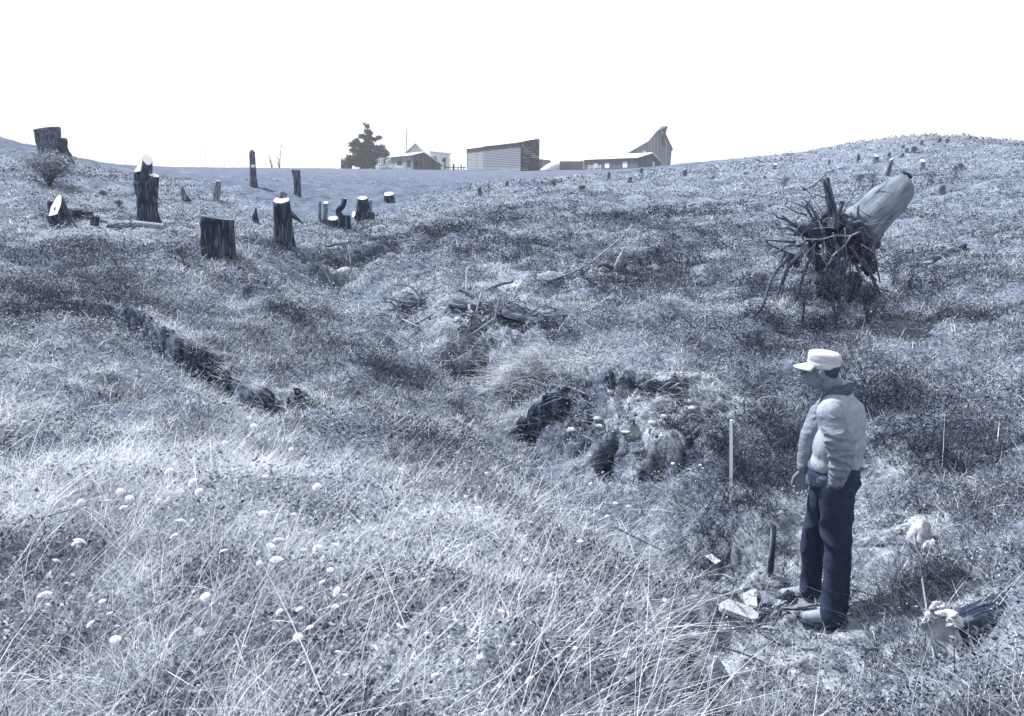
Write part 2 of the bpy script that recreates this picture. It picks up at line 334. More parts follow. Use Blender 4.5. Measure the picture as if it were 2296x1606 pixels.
def bez(pts, n):                                    # Catmull-Rom through pts
    P = [Vector(p) for p in pts]; P = [P[0]*2-P[1]]+P+[P[-1]*2-P[-2]]; out = []; m = len(P)-3
    for i in range(n+1):
        t = i/n*m; k = min(int(t), m-1); t -= k; a, b, c, d = P[k:k+4]
        out.append(.5*((2*b)+(c-a)*t+(2*a-5*b+4*c-d)*t*t+(3*b-a-3*c+d)*t**3))
    return out
def lerp(a, b, n): return [a+(b-a)*i/n for i in range(n+1)]
def gz(x, y): return float(H(np.array([float(x)]), np.array([float(y)]))[0])
def px(Y): return Y*1.0/FPX                         # metres per photo pixel at ground distance Y

# ------------------------------------------------------------------ ground
def soft_lookup():
    b = [((1700,1330),.6,1),((1760,1230),.4,1),((1650,1430),.5,.9),((1760,1460),.4,.9),((1560,1300),.3,.7),((1950,1240),.45,.9),((1850,1390),.45,1),((1530,860),.3,1),((1400,930),.45,.55),((1440,960),.3,.9),
         ((950,660),.6,.5),((1120,655),.6,.7),((1250,640),.8,.5),((1000,715),.5,.6),((2050,1190),.28,1),((1950,1050),.4,.7),((1250,590),.9,.3),((310,515),2.2,.5),((700,700),.8,.25),((1900,1110),.35,.7),((1600,925),.3,.7),((1480,900),.4,.5),((1300,880),.3,.5),((1700,1240),.45,.8),((2150,1230),.25,.4),((1800,1500),.5,.6)]
    return [(hit(u, v), r, s) for (u, v), r, s in b]
BARE = soft_lookup()
def bare(x, y):
    m = np.zeros(np.shape(x))
    j = 1+(vn(x, y, .3, 11)-.5)*1.1+(vn(x, y, .1, 12)-.5)*.5
    for (bx, by, bz), r, s in BARE: m = np.maximum(m, s*np.exp(-(np.hypot(x-bx, (y-by)*.8)*j/r)**4))
    m = m*(.6+.4*sm(.35, .55, vn(x, y, .33, 46)*.6+vn(x, y, .14, 47)*.4))
    return np.maximum(m, broken(x, y)*sm(.52, .68, vn(x, y, .30, 48)*.6+vn(x, y, .12, 49)*.4))
def fast_mesh(name, V, F, mat, parent=None, attrs=None, smooth=False, tri=None):
    me = bpy.data.meshes.new(name); me.vertices.add(len(V)); me.vertices.foreach_set('co', np.ascontiguousarray(V, np.float32).ravel())
    nq = len(F); nt_ = 0 if tri is None else len(tri); idx = F.ravel() if tri is None else np.concatenate([F.ravel(), tri.ravel()])
    me.loops.add(len(idx)); me.loops.foreach_set('vertex_index', idx.astype(np.int32)); me.polygons.add(nq+nt_)
    st = np.arange(nq)*4
    if nt_: st = np.concatenate([st, nq*4+np.arange(nt_)*3])
    me.polygons.foreach_set('loop_start', st.astype(np.int32))
    me.update(calc_edges=True)
    for k, a in (attrs or {}).items(): at = me.attributes.new(k, 'FLOAT', 'POINT'); at.data.foreach_set('value', np.ascontiguousarray(a, np.float32))
    if smooth: me.shade_smooth()
    me.materials.append(MAT[mat]); o = bpy.data.objects.new(name, me); COL.objects.link(o)
    if parent is not None: o.parent = parent
    return o
def ground():
    m, n, b = nodes('ground'); L = n.links
    t1 = noise_tex(n, 1.1, 8, .7); t2 = noise_tex(n, 14, 8, .75); t3 = noise_tex(n, .05, 4, .5)
    ad = n.nodes.new('ShaderNodeMath'); ad.operation = 'MULTIPLY_ADD'; L.new(t1.outputs[0], ad.inputs[0]); ad.inputs[1].default_value = .6; L.new(t2.outputs[0], ad.inputs[2])
    turf = ramp(n, [(.55, .05), (.78, .15), (1.0, .34)], ad.outputs[0])
    far = ramp(n, [(.60, .055), (.8, .12), (1.05, .22)], ad.outputs[0])
    fa = n.nodes.new('ShaderNodeAttribute'); fa.attribute_name = 'field'
    mf = n.nodes.new('ShaderNodeMixRGB'); L.new(fa.outputs['Fac'], mf.inputs[0]); L.new(turf.outputs[0], mf.inputs[1]); L.new(far.outputs[0], mf.inputs[2])
    sand = ramp(n, [(.58, .07), (.78, .30), (1.0, .62)], ad.outputs[0]); ba = n.nodes.new('ShaderNodeAttribute'); ba.attribute_name = 'bare'
    m1 = n.nodes.new('ShaderNodeMixRGB'); L.new(ba.outputs['Fac'], m1.inputs[0]); L.new(mf.outputs[0], m1.inputs[1]); L.new(sand.outputs[0], m1.inputs[2])
    soil = ramp(n, [(.60, .012), (.8, .06), (1.05, .26)], ad.outputs[0]); sa = n.nodes.new('ShaderNodeAttribute'); sa.attribute_name = 'soil'
    m2 = n.nodes.new('ShaderNodeMixRGB'); L.new(sa.outputs['Fac'], m2.inputs[0]); L.new(m1.outputs[0], m2.inputs[1]); L.new(soil.outputs[0], m2.inputs[2])
    L.new(m2.outputs[0], b.inputs['Base Color']); bumped(n, b, t2.outputs[0], .8, .05)
    b.inputs['Specular IOR Level'].default_value = 0
    NT, NR = 760, 900
    th = np.linspace(R(-78), R(78), NT); r = np.exp(np.concatenate([np.linspace(math.log(1.0), math.log(26), 640), np.linspace(math.log(26.4), math.log(520), NR-640)]))
    T, RR = np.meshgrid(th, r); X = RR*np.sin(T); Y = RR*np.cos(T)-.8
    Z, so = H(X, Y, True); ba_ = bare(X, Y); D = np.hypot(X, Y)
    Z = Z-np.where(ba_ > .3, (vn(X, Y, .06, 14)-.5)*.05+(vn(X, Y, .15, 15)-.5)*.05, 0)
    wob = np.clip(so+.5*(ba_ > .3), 0, 1); X = X+wob*(vn(X+Z*2.3, Y-Z*1.7, .09, 51)-.5)*.13; Y = Y+wob*(vn(X-Z*1.9, Y+Z*2.9, .10, 52)-.5)*.16
    i = np.arange(NR-1)[:,None]*NT+np.arange(NT-1)[None]; F = np.stack([i, i+1, i+NT+1, i+NT], -1).reshape(-1, 4)
    o = fast_mesh('ground', np.stack([X, Y, Z], -1).reshape(-1, 3), F, 'ground', attrs={'soil': so.ravel(), 'bare': ba_.ravel(), 'field': field(X, Y).ravel()}, smooth=True)
    tag(o, kind='structure')
ground()

# ------------------------------------------------------------------ vegetation
def place(n, r0, r1, half=36, dens=None):
    """random ground positions, uniform in angle and in log distance, thinned by dens(x,y)->0..1"""
    t = (rng.random(n)-.5)*2*R(half); r = np.exp(math.log(r0)+rng.random(n)*math.log(r1/r0)); x = r*np.sin(t); y = r*np.cos(t)
    if dens is not None: k = rng.random(n) < dens(x, y); x = x[k]; y = y[k]
    return x, y
def clump(x, y): return .55*vn(x, y, .55, 21)+.25*vn(x, y, .22, 22)+.2*vn(x, y, 1.9, 23)
def foc(u, v, r):
    p = hit(u, v); return (p[0], p[1], r)
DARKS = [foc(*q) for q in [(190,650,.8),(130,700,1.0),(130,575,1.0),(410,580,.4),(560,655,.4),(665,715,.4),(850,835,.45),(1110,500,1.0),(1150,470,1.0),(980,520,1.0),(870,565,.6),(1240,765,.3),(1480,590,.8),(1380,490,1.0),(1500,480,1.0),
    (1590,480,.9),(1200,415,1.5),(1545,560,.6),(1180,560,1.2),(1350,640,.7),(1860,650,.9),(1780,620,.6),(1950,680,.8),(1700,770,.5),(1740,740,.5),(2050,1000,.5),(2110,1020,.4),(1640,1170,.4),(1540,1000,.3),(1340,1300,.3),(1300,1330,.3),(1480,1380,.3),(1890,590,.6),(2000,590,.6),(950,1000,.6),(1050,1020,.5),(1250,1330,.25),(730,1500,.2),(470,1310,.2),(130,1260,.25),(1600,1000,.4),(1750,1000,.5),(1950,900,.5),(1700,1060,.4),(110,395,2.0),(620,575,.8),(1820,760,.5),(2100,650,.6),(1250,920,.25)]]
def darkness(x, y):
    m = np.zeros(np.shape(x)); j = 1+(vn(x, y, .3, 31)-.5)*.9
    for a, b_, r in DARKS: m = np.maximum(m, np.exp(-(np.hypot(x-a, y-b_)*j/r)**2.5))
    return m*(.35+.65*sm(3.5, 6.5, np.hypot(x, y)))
def ribbon(name, x, y, L, Wd, az, lean, bend, shade, mat, label, seg=3, z=None, mul=None):
    n = len(x); z = H(x, y) if z is None else z
    P = np.stack([x, y, z-.01], -1); hx = np.cos(az); hy = np.sin(az); fa = rng.random(n)*math.pi; sx = np.cos(fa); sy = np.sin(fa)
    rows = []
    for i in range(seg+1):
        t = i/seg; hd = L*(np.sin(lean)*t+bend*t*t); up = L*(np.cos(lean)*t-.35*bend*t*t); c = P+np.stack([hx*hd, hy*hd, up], -1)
        wd = Wd*(1-t**1.6*.85)*.5; rows.append(c-np.stack([sx*wd, sy*wd, 0*wd], -1)); rows.append(c+np.stack([sx*wd, sy*wd, 0*wd], -1))
    V = np.stack(rows, 1).reshape(-1, 3); b = np.arange(n)[:,None]*(2*(seg+1))
    F = np.concatenate([b+np.array([[2*i, 2*i+1, 2*i+3, 2*i+2]]) for i in range(seg)], 0)
    sh = np.repeat(np.clip(shade, 0, 1), 2*(seg+1)); o = fast_mesh(name, V, F, mat, attrs={'shade': sh})
    o['kind'] = 'stuff'; o['label'] = label; o['category'] = 'grass'; return o
def leaf_mesh(P, size, shade, flat=.5):
    """little pointed leaves at points P"""
    n = len(P); a = rng.random(n)*2*math.pi; el = rng.normal(0, flat, n); d = np.stack([np.cos(a)*np.cos(el), np.sin(a)*np.cos(el), np.sin(el)], -1)
    q = rng.normal(size=(n, 3)); s = np.cross(d, q); s /= np.linalg.norm(s, axis=1)[:,None]+1e-9; size = np.asarray(size)[:,None]*np.ones((n, 1))
    V = np.stack([P, P+d*size*.5+s*size*.24, P+d*size, P+d*size*.5-s*size*.24], 1).reshape(-1, 3)
    return V, np.arange(4*n).reshape(-1, 4), np.repeat(np.clip(shade, 0, 1), 4)
def grass():
    # matted grass everywhere
    def dens(x, y):
        r = np.hypot(x, y); _, so = carve(x, y)
        return (1-.93*bare(x, y))*(1-.9*np.clip(so, 0, 1))*(1-.8*field(x, y))*(.10+.90*sm(.38, .53, clump(x, y)))
    lab = ['tufted foreground grass, green and dry blades mixed', 'rough tufted grass over the middle slopes of the valley', 'short grass of the far pasture slopes']
    for k, (nt_, nb, r0, r1) in enumerate([(34000, 11, 1.9, 9), (30000, 9, 9, 24), (17000, 7, 24, 80)]):
        tx, ty = place(nt_, r0, r1, 36, dens); M_ = len(tx); rep_ = rng.poisson(nb*rng.uniform(.4, 1.6, M_)).clip(1); ti = np.repeat(np.arange(M_), rep_); N = len(ti); tr = np.hypot(tx, ty)
        ox = rng.normal(0, 1, N); oy = rng.normal(0, 1, N); sd_ = np.maximum(.035, tr*.0052)[ti]*rng.uniform(.5, 1.6, M_)[ti]; x = tx[ti]+ox*sd_; y = ty[ti]+oy*sd_; r = np.hypot(x, y)
        c = clump(x, y); dk = darkness(x, y); tl = rng.gamma(3.2, .30, M_)[ti]; near = sm(9.5, 6, r)
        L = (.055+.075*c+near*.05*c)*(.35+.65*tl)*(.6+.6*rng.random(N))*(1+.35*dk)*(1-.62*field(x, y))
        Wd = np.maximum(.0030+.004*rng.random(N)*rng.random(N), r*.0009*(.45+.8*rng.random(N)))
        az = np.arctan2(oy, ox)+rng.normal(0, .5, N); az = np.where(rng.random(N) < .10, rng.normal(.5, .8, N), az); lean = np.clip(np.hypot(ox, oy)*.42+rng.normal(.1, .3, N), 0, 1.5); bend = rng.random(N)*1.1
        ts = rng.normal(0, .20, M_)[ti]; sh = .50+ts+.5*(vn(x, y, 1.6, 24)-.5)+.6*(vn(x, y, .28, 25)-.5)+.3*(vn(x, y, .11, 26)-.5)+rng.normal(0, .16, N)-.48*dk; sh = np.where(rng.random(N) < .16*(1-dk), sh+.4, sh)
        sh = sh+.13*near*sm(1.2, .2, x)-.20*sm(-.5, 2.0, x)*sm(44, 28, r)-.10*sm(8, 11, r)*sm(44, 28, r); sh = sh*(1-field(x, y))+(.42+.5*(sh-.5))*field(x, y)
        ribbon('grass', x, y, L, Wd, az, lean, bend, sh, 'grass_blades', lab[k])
    # a thin scatter of fine dry thatch lying flat between the tufts
    x, y = place(130000, 1.9, 14, 36, lambda a, b: 1-.75*bare(a, b)); N = len(x); r = np.hypot(x, y); dk = darkness(x, y)
    ribbon('thatch', x, y, .05+.16*rng.random(N)**2, np.maximum(.002+.002*rng.random(N), r*.0007), rng.random(N)*6.283, np.abs(rng.normal(1.15, .3, N)), rng.random(N)*.5-.1, .68+rng.normal(0, .22, N)-.35*dk, 'grass_blades', 'fine dry thatch lying flat between the grass tufts', 3)
    # long dry stalks leaning across the foreground
    def d2(x, y): return (1-.8*bare(x, y))*np.where(x < 1.2, 1, .35)*sm(8.5, 4, np.hypot(x, y))
    x, y = place(4600, 1.9, 9, 36, d2); N = len(x); r = np.hypot(x, y)
    az = np.where(rng.random(N) < .6, rng.normal(.45, .45, N), rng.random(N)*6.283)
    ribbon('dry_stalks', x, y, .18+.5*rng.random(N)**2.2, np.maximum(.0022+.0016*rng.random(N), r*.00055), az, np.abs(rng.normal(.7, .35, N)), rng.random(N)*.35, .85+rng.normal(0, .12, N), 'grass_blades', 'long pale dry stalks leaning over the foreground grass', 6)
    # dry grass combed over the lips of the cut banks
    xs = []; ys = []; azs = []
    for si, (P, h, L, sg) in enumerate(_SL[:2]):                # si 0 = left ledge, 1 = bank in mid gully
        for k in range(2200 if si == 0 else 1500):
            t = random.random()*(len(P)-1); i = int(t); q = P[i]+(P[i+1]-P[i])*(t-i); d = P[i+1]-P[i]; nn = np.array([d[1], -d[0]])/np.hypot(*d)
            o_ = -abs(random.gauss(0, .13)); 
            if si == 1 and t > 3.2 and random.random() < .7: continue
            xs.append(q[0]+nn[0]*(o_)); ys.append(q[1]+nn[1]*o_); azs.append(math.atan2(nn[1], nn[0])+random.gauss(0, 1.1))
    x = np.array(xs); y = np.array(ys); N = len(x)
    ribbon('overhanging_grass', x, y, .04+.10*rng.random(N), .004+.005*rng.random(N), np.array(azs), np.abs(rng.normal(.9, .25, N)), rng.random(N)*.5, .85+rng.normal(0, .15, N), 'grass_blades', 'pale dry grass hanging over the lip of the cut banks', 4)
    # long pale tussock grass drooping over the upper bank
    xs = []; ys = []
    for (u, v), n_, sp in [((1150,850),420,.10),((1175,840),360,.16),((1245,820),260,.2),((1320,825),240,.2),((1560,880),200,.2),((1090,850),120,.2)]:
        q = hit(u, v); xs.append(q[0]+rng.normal(0, sp, n_)); ys.append(q[1]+rng.normal(0, sp, n_))
    x = np.concatenate(xs); y = np.concatenate(ys); N = len(x)
    ribbon('tussock_grass', x, y, .14+.22*rng.random(N), .006+.005*rng.random(N), rng.normal(-2.2, .6, N), np.abs(rng.normal(.6, .25, N)), .6+rng.random(N)*.7, .72+rng.normal(0, .2, N), 'grass_blades', 'long pale tussock grass drooping over the cut bank in mid gully', 6)
    # broad-leaved weeds and leaf litter
    Ps = []; Sz = []; Sh = []
    def dl(x, y): return np.clip(.28+.9*darkness(x, y)+.6*sm(.45, .65, vn(x, y, .5, 33)), 0, 1)*(1-.9*bare(x, y))*(1-.97*field(x, y))
    for n, r0, r1 in [(260000, 1.9, 9), (330000, 9, 26), (140000, 26, 62)]:
        x, y = place(n, r0, r1, 36, dl); N = len(x); r = np.hypot(x, y); dk = darkness(x, y); hh = (.03+.10*dk+.10*vn(x, y, .4, 34)+.05*vn(x,y,.15,35))*rng.random(N)**.6
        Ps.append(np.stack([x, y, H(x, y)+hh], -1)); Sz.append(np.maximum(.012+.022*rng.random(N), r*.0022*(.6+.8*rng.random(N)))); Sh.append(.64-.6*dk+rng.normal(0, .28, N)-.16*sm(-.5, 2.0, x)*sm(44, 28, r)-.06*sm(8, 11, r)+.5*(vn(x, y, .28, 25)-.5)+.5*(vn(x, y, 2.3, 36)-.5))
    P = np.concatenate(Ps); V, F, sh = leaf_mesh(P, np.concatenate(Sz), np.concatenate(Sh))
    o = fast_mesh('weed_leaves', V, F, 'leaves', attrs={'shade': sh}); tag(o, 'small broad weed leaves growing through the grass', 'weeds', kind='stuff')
grass()

# ------------------------------------------------------------------ stumps
def up(p, h): return (p[0], p[1], p[2]+h)
def fan(ring, off):                                 # a cut face: the ring filled, lifted 3 mm along its normal
    P = [Vector(p) for p in ring]; c = sum(P, Vector())/len(P); N = (P[1]-P[0]).cross(P[2]-P[1]).normalized()
    N = Vector((0, 0, 0)); 
    for i in range(len(P)): N += (P[i]-c).cross(P[(i+1) % len(P)]-c)
    N.normalize(); 
    if N.dot(off) < 0: N = -N
    m = MB(); k = len(P); inner = [c+(p-c)*.93+N*.003 for p in P]; mid = [c+(p-c)*.5+N*(.003+.004*random.random()) for p in P]
    m.add([tuple(p) for p in inner+mid]+[tuple(c+N*.004)], [(i, (i+1) % k, k+(i+1) % k, k+i) for i in range(k)]+[(k+i, k+(i+1) % k, 2*k) for i in range(k)]); return m
def stem(root, base, axis, length, r0, r1, mat='bark_dark', cut=True, flare=0., seed=0, name='trunk', sides=20, tilt=None, rough=.12, n=9, sink=.12, bend=(0, 0, 0), cutmat='cut_wood'):
    """one fluted trunk piece from base along axis; flare widens its foot; tilt slopes the saw cut"""
    A = Vector(axis).normalized(); B = Vector(base); pts = [B+A*(-sink+(length+sink)*i/n)+Vector(bend)*(i/n)**2 for i in range(n+1)]
    rad = [r0+(r1-r0)*i/n+flare*r0*max(0, 1-i/n*2.2)**2 for i in range(n+1)]; m = MB(); ring = m.tube(pts, rad, sides, rough, seed, True, .10 if flare else .03, 5)
    if tilt is not None:                            # shear the last ring so the cut slopes
        T = Vector(tilt); c = sum((Vector(p) for p in ring), Vector())/len(ring); k0 = len(m.v)-sides
        for k in range(sides): d = Vector(m.v[k0+k])-c; m.v[k0+k] = tuple(Vector(m.v[k0+k])+A*d.dot(T))
        ring = m.v[-sides:]
    o = m.build(name, mat, root)
    if cut: fan(ring, A).build('cut_face', cutmat, root)
    return o
def stump(uv, hpx, wpx, label, axis=(0, 0, 1), taper=.85, flare=.35, mat='bark_dark', cut=True, seed=0, tilt=None, group=None, name='tree_stump', cat='tree stump', hb=None, **kw):
    p = hit(*uv); s = math.hypot(p[0], p[1])/FPX*1.01; root = empty(name, p, label, cat, group)
    stem(root, p, axis, hpx*s, wpx*s/2, wpx*s/2*taper, mat, cut, flare, seed, tilt=tilt, **kw); return root, p, s
# big stump on the left hill: wide flaring top and a lower stepped lobe
root, p, s = stump((116,362), 62, 40, 'massive tall dark stump on the left hilltop against the sky, bush at its foot', (-.07, 0, 1), 1.22, .1, 'bark', False, 3, tilt=(.08, 0, 0), hb=1, sides=26)
fr = Vector(p)
stem(root, fr+Vector((19*s, .1, 0)), (-.05, 0, 1), 44*s, 15*s, 12*s, 'bark_dark', False, .2, 5, 'side_lobe', rough=.3)
stem(root, fr+Vector((27*s, .05, -.05)), (-.1, 0, 1), 24*s, 14*s, 9*s, 'bark_dark', False, .2, 9, 'side_lobe', rough=.35)
# group at left: slanting white cut, blocks behind
root, p, s = stump((140,509), 36, 42, 'leaning dark stump with a large white oval saw cut and a dark core hole', (-.25, -.15, 1), 1.0, .25, 'bark_dark', True, 12, tilt=(.75, .95, 0), n=5)
m = MB(); 
cc = Vector(p)+Vector((-.35, -.15, 1)).normalized()*34*s; 
c_ob = [c for c in root.children if c.name.startswith('cut_face')][0]
cv = [v.co for v in c_ob.data.vertices][-1]+Vector(p); cn = c_ob.data.polygons[0].normal.copy(); cn = cn if cn.z > 0 else -cn
m.tube([cv+cn*-.02, cv+cn*.006], [4.2*s, 3.6*s], 9, .3, 2); m.build('core_hole', 'dark_opening', root)
stump((131,490), 34, 34, 'dark squared stump standing right behind the stump with the white oval cut', (0, 0, 1), 1.0, .05, 'bark_dark', False, 14)
def log(uv0, uv1, rpx, label, mat='bark', group=None, cut='cut_wood', lift=.6, seed=0, taper=.9, sides=14, name='felled_log', cat='log', ends=(1, 1), bend=0, z0=0, z1=0):
    a = Vector(hit(*uv0)); b = Vector(hit(*uv1)); s = math.hypot(a.x, a.y)/FPX; r = rpx*s; a.z += r*lift+z0*s; b.z += r*taper*lift+z1*s
    root = empty(name, ((a.x+b.x)/2, (a.y+b.y)/2, (a.z+b.z)/2-r), label, cat, group); n = 10; m = MB(); side = (b-a).cross(Vector((0, 0, 1))).normalized()
    pts = [a+(b-a)*i/n+side*bend*s*math.sin(math.pi*i/n)+Vector((0, 0, 1))*bend*.4*s*math.sin(math.pi*i/n) for i in range(n+1)]
    ring = m.tube(pts, [r*(1+(taper-1)*i/n) for i in range(n+1)], sides, .15, seed, True, .03, 4); first = m.v[:sides]; m.build('log_body', mat, root)
    if ends[1]: fan(ring, (b-a)).build('cut_face', cut, root)
    if ends[0]: fan(first, (a-b)).build('cut_face', cut, root)
    return root
log((162,489), (183,487), 12, 'thick dark log section beside the stump with the white oval cut', 'bark_dark', cut='bark_dark')
stump((196,492), 15, 22, 'short dark log round standing third in the row at far left', (.05, 0, 1), 1.0, 0, 'bark_dark', False, 17, name='log_round', cat='log')
stump((212,504), 17, 17, 'smallest tilted dark log round ending the row at far left', (.18, 0, 1), 1.0, 0, 'bark_dark', False, 19, name='log_round', cat='log')
log((205,498), (290,503), 4.5, 'thin pale pole lying in the grass left of the forked stump', 'dead_wood', cut='dead_wood')
log((248,514), (300,513), 8, 'grey weathered log lying left of the forked stump foot', 'bark_pale', cut='dead_wood', seed=3, lift=1.1)
log((300,513), (372,518), 6.5, 'pale split log lying in front of the forked stump', 'dead_wood', cut='dead_wood', seed=4, lift=1.4)
log((388,530), (452,527), 6, 'long pale log lying left of the square-cut stump', 'dead_wood', cut='dead_wood', seed=5, lift=1.6)
log((529,545), (567,543), 7.5, 'short log with pale bark lying right of the square-cut stump', 'bark_pale', cut='dead_wood', seed=6, lift=1.1)
# the tall forked stump
p = Vector(hit(334,503)); s = math.hypot(p.x, p.y)/FPX; root = empty('forked_tree_stump', p, 'tall forked stump with three sawn limbs and flared roots on the left slope', 'tree stump')
stem(root, p, (-.02, 0, 1), 88*s, 20*s, 20*s, 'bark_dark', False, .45, 21, 'trunk', 26, rough=.25, n=12)
def limb(root, p, s, pts, rad, name='limb', mat='bark_dark', cut=True, seed=0, sides=14, cutmat='cut_wood', n=8, tilt=None):
    P = [Vector(p)+Vector((a*s, b*s, c*s)) for a, b, c in pts]; B = bez(P, n); rr = np.interp(np.linspace(0, 1, n+1), np.linspace(0, 1, len(rad)), rad)*s
    m = MB(); ring = m.tube(B, rr, sides, .15, seed)
    if tilt:
        A = (B[-1]-B[-2]).normalized(); c = sum((Vector(q) for q in ring), Vector())/sides; k0 = len(m.v)-sides
        for k in range(sides): m.v[k0+k] = tuple(Vector(m.v[k0+k])+A*(Vector(m.v[k0+k])-c).dot(Vector(tilt)))
        ring = m.v[-sides:]
    m.build(name, mat, root)
    if cut: fan(ring, B[-1]-B[-2]).build('cut_face', cutmat, root)
limb(root, p, s, [(-6,0,70),(-10,2,90),(-14,4,112)], [16,13,12], seed=1, tilt=(.5, 1.0, 0)); limb(root, p, s, [(2,-3,70),(3,-4,100),(9,-6,130)], [16,12,10], seed=2, tilt=(-.5, .7, 0))
limb(root, p, s, [(8,-2,62),(13,-4,82),(20,-8,100)], [15,14,11], seed=3)
# snags and posts on the slope
def small(uv, hpx, wpx, label, **kw):
    kw.setdefault('sides', 12); return stump(uv, hpx, wpx, label, **kw)
root, p, s = small((484,446), 38, 15, 'leaning cut post stump left of the tall dead trunk', axis=(.22, 0, 1), taper=.8, mat='bark_pale', seed=31, flare=.3)
root, p, s = small((412,449), 10, 9, 'small broken forked snag on the left slope', mat='bark_pale', seed=32, cut=False)
limb(root, p, s, [(0,0,5),(-3,0,16),(0,0,29)], [4,3,1.5], 'prong', 'bark_pale', False); limb(root, p, s, [(2,0,12),(8,0,2),(15,0,-1)], [3,4,2], 'root', 'bark_dark', False)
limb(root, p, s, [(0,0,24),(4,-2,12),(5,-2,0)], [2,3,4], 'prong', 'bark_pale', False, 3)
root, p, s = small((569,419), 72, 14, 'tall dead trunk with rounded broken top and pale scar near the skyline', taper=.85, mat='bark', seed=33, flare=.35, cut=False, name='dead_trunk', cat='dead tree', n=12)
limb(root, p, s, [(0,0,66),(0,0,70),(-.5,0,76)], [6,5,2], 'broken_top', 'bark', False); m = MB(); m.tube([p_ for p_ in (Vector(p)+Vector((2*s,-5.2*s,42*s)), Vector(p)+Vector((2.6*s,-7.4*s,42.4*s)))], [4*s, 3.6*s], 10, .1); m.build('branch_scar', 'cut_wood', root)
root, p, s = small((667,438), 53, 15, 'straight cut trunk with a knob at its top, right of the tall dead trunk', taper=1.0, mat='bark', seed=34, flare=.05, name='dead_trunk', cat='dead tree')
limb(root, p, s, [(-2,0,38),(-5,0,46),(-6,0,54)], [5,5,4.5], 'stub', 'bark', True, 4)
stump((491,570), 76, 68, 'broad square-cut dark stump standing alone on the left slope', taper=1.0, flare=.03, seed=41, tilt=(-.16, 0, 0), cutmat='bark', rough=.1, sides=30)
root, p, s = stump((636,550), 96, 44, 'upright stump with a bright white oval saw cut on top, branch stubs at its sides', taper=.78, flare=.18, seed=42, sides=24, tilt=(.0, .42, 0), rough=.15)
limb(root, p, s, [(12,3,68),(28,4,58),(42,5,46)], [7,4,1.5], 'branch_stub', 'bark', False, 5)
limb(root, p, s, [(-2,16,96),(-4,18,104),(-1,20,112)], [12,11,9], 'branch_stub', 'bark_pale', False, 6)
root, p, s = small((575,501), 12, 14, 'ragged dark rotten snag low in the grass left of the white-topped stump', seed=43, cut=False, taper=.7)
limb(root, p, s, [(0,0,8),(-1,0,20),(1,0,33)], [6,4,1], 'splinter', 'bark_dark', False); limb(root, p, s, [(-4,0,4),(-6,0,13),(-5,0,19)], [3,3,1], 'splinter', 'bark_dark', False, 4)
root, p, s = small((717,503), 48, 9, 'slender pale bare trunk with a broken tip beside its sawn twin', axis=(.05, 0, 1), mat='bark_pale', seed=44, cut=False, taper=.5)
small((727,501), 44, 12, 'slender pale trunk with a white sawn top beside its broken twin', axis=(.12, 0, 1), mat='bark_pale', seed=45, taper=.9, tilt=(.1, .5, 0))
log((728,507), (748,506), 9, 'dark log lying behind the slender twin trunks', 'bark_dark', cut='bark_dark')
stump((748,509), 18, 22, 'low stump with a pale top edge between the twin trunks and the bent snag', taper=1, flare=.1, seed=46, tilt=(0, .4, 0), sides=14)
p = Vector(hit(765,514)); s = math.hypot(p.x, p.y)/FPX; root = empty('bent_snag', p, 'dark elbow-bent snag rising behind a small block stump', 'tree stump')
limb(root, p, s, [(0,0,-4),(2,0,22),(-5,0,38),(6,0,52),(10,0,66)], [8,6,7,6,5], 'trunk', 'bark_dark', True, 5, n=12)
stump((778,515), 31, 20, 'small dark block stump in front of the elbow-bent snag', taper=.95, flare=.1, seed=47, cutmat='bark', sides=14)
root, p, s = stump((815,503), 56, 34, 'knotted stump with a white sawn top and a white side cut on its left', taper=.65, flare=.25, seed=48, sides=20, tilt=(0, .3, 0), rough=.3)
limb(root, p, s, [(-6,0,14),(-14,-4,20),(-19,-8,22)], [9,8,8], 'side_limb', 'bark_dark', True, 3); limb(root, p, s, [(10,0,14),(15,0,30),(17,0,52)], [5,4,3.5], 'side_limb', 'bark_pale', True, 4); limb(root, p, s, [(6,-2,2),(17,-2,14),(19,-2,26)], [9,9,5], 'burl', 'bark_dark', False, 6)
stump((875,456), 20, 24, 'small slanted dark stump alone on the far edge of the slope', axis=(-.12, 0, 1), taper=.95, flare=.1, seed=49, tilt=(-.1, .4, 0), sides=14)
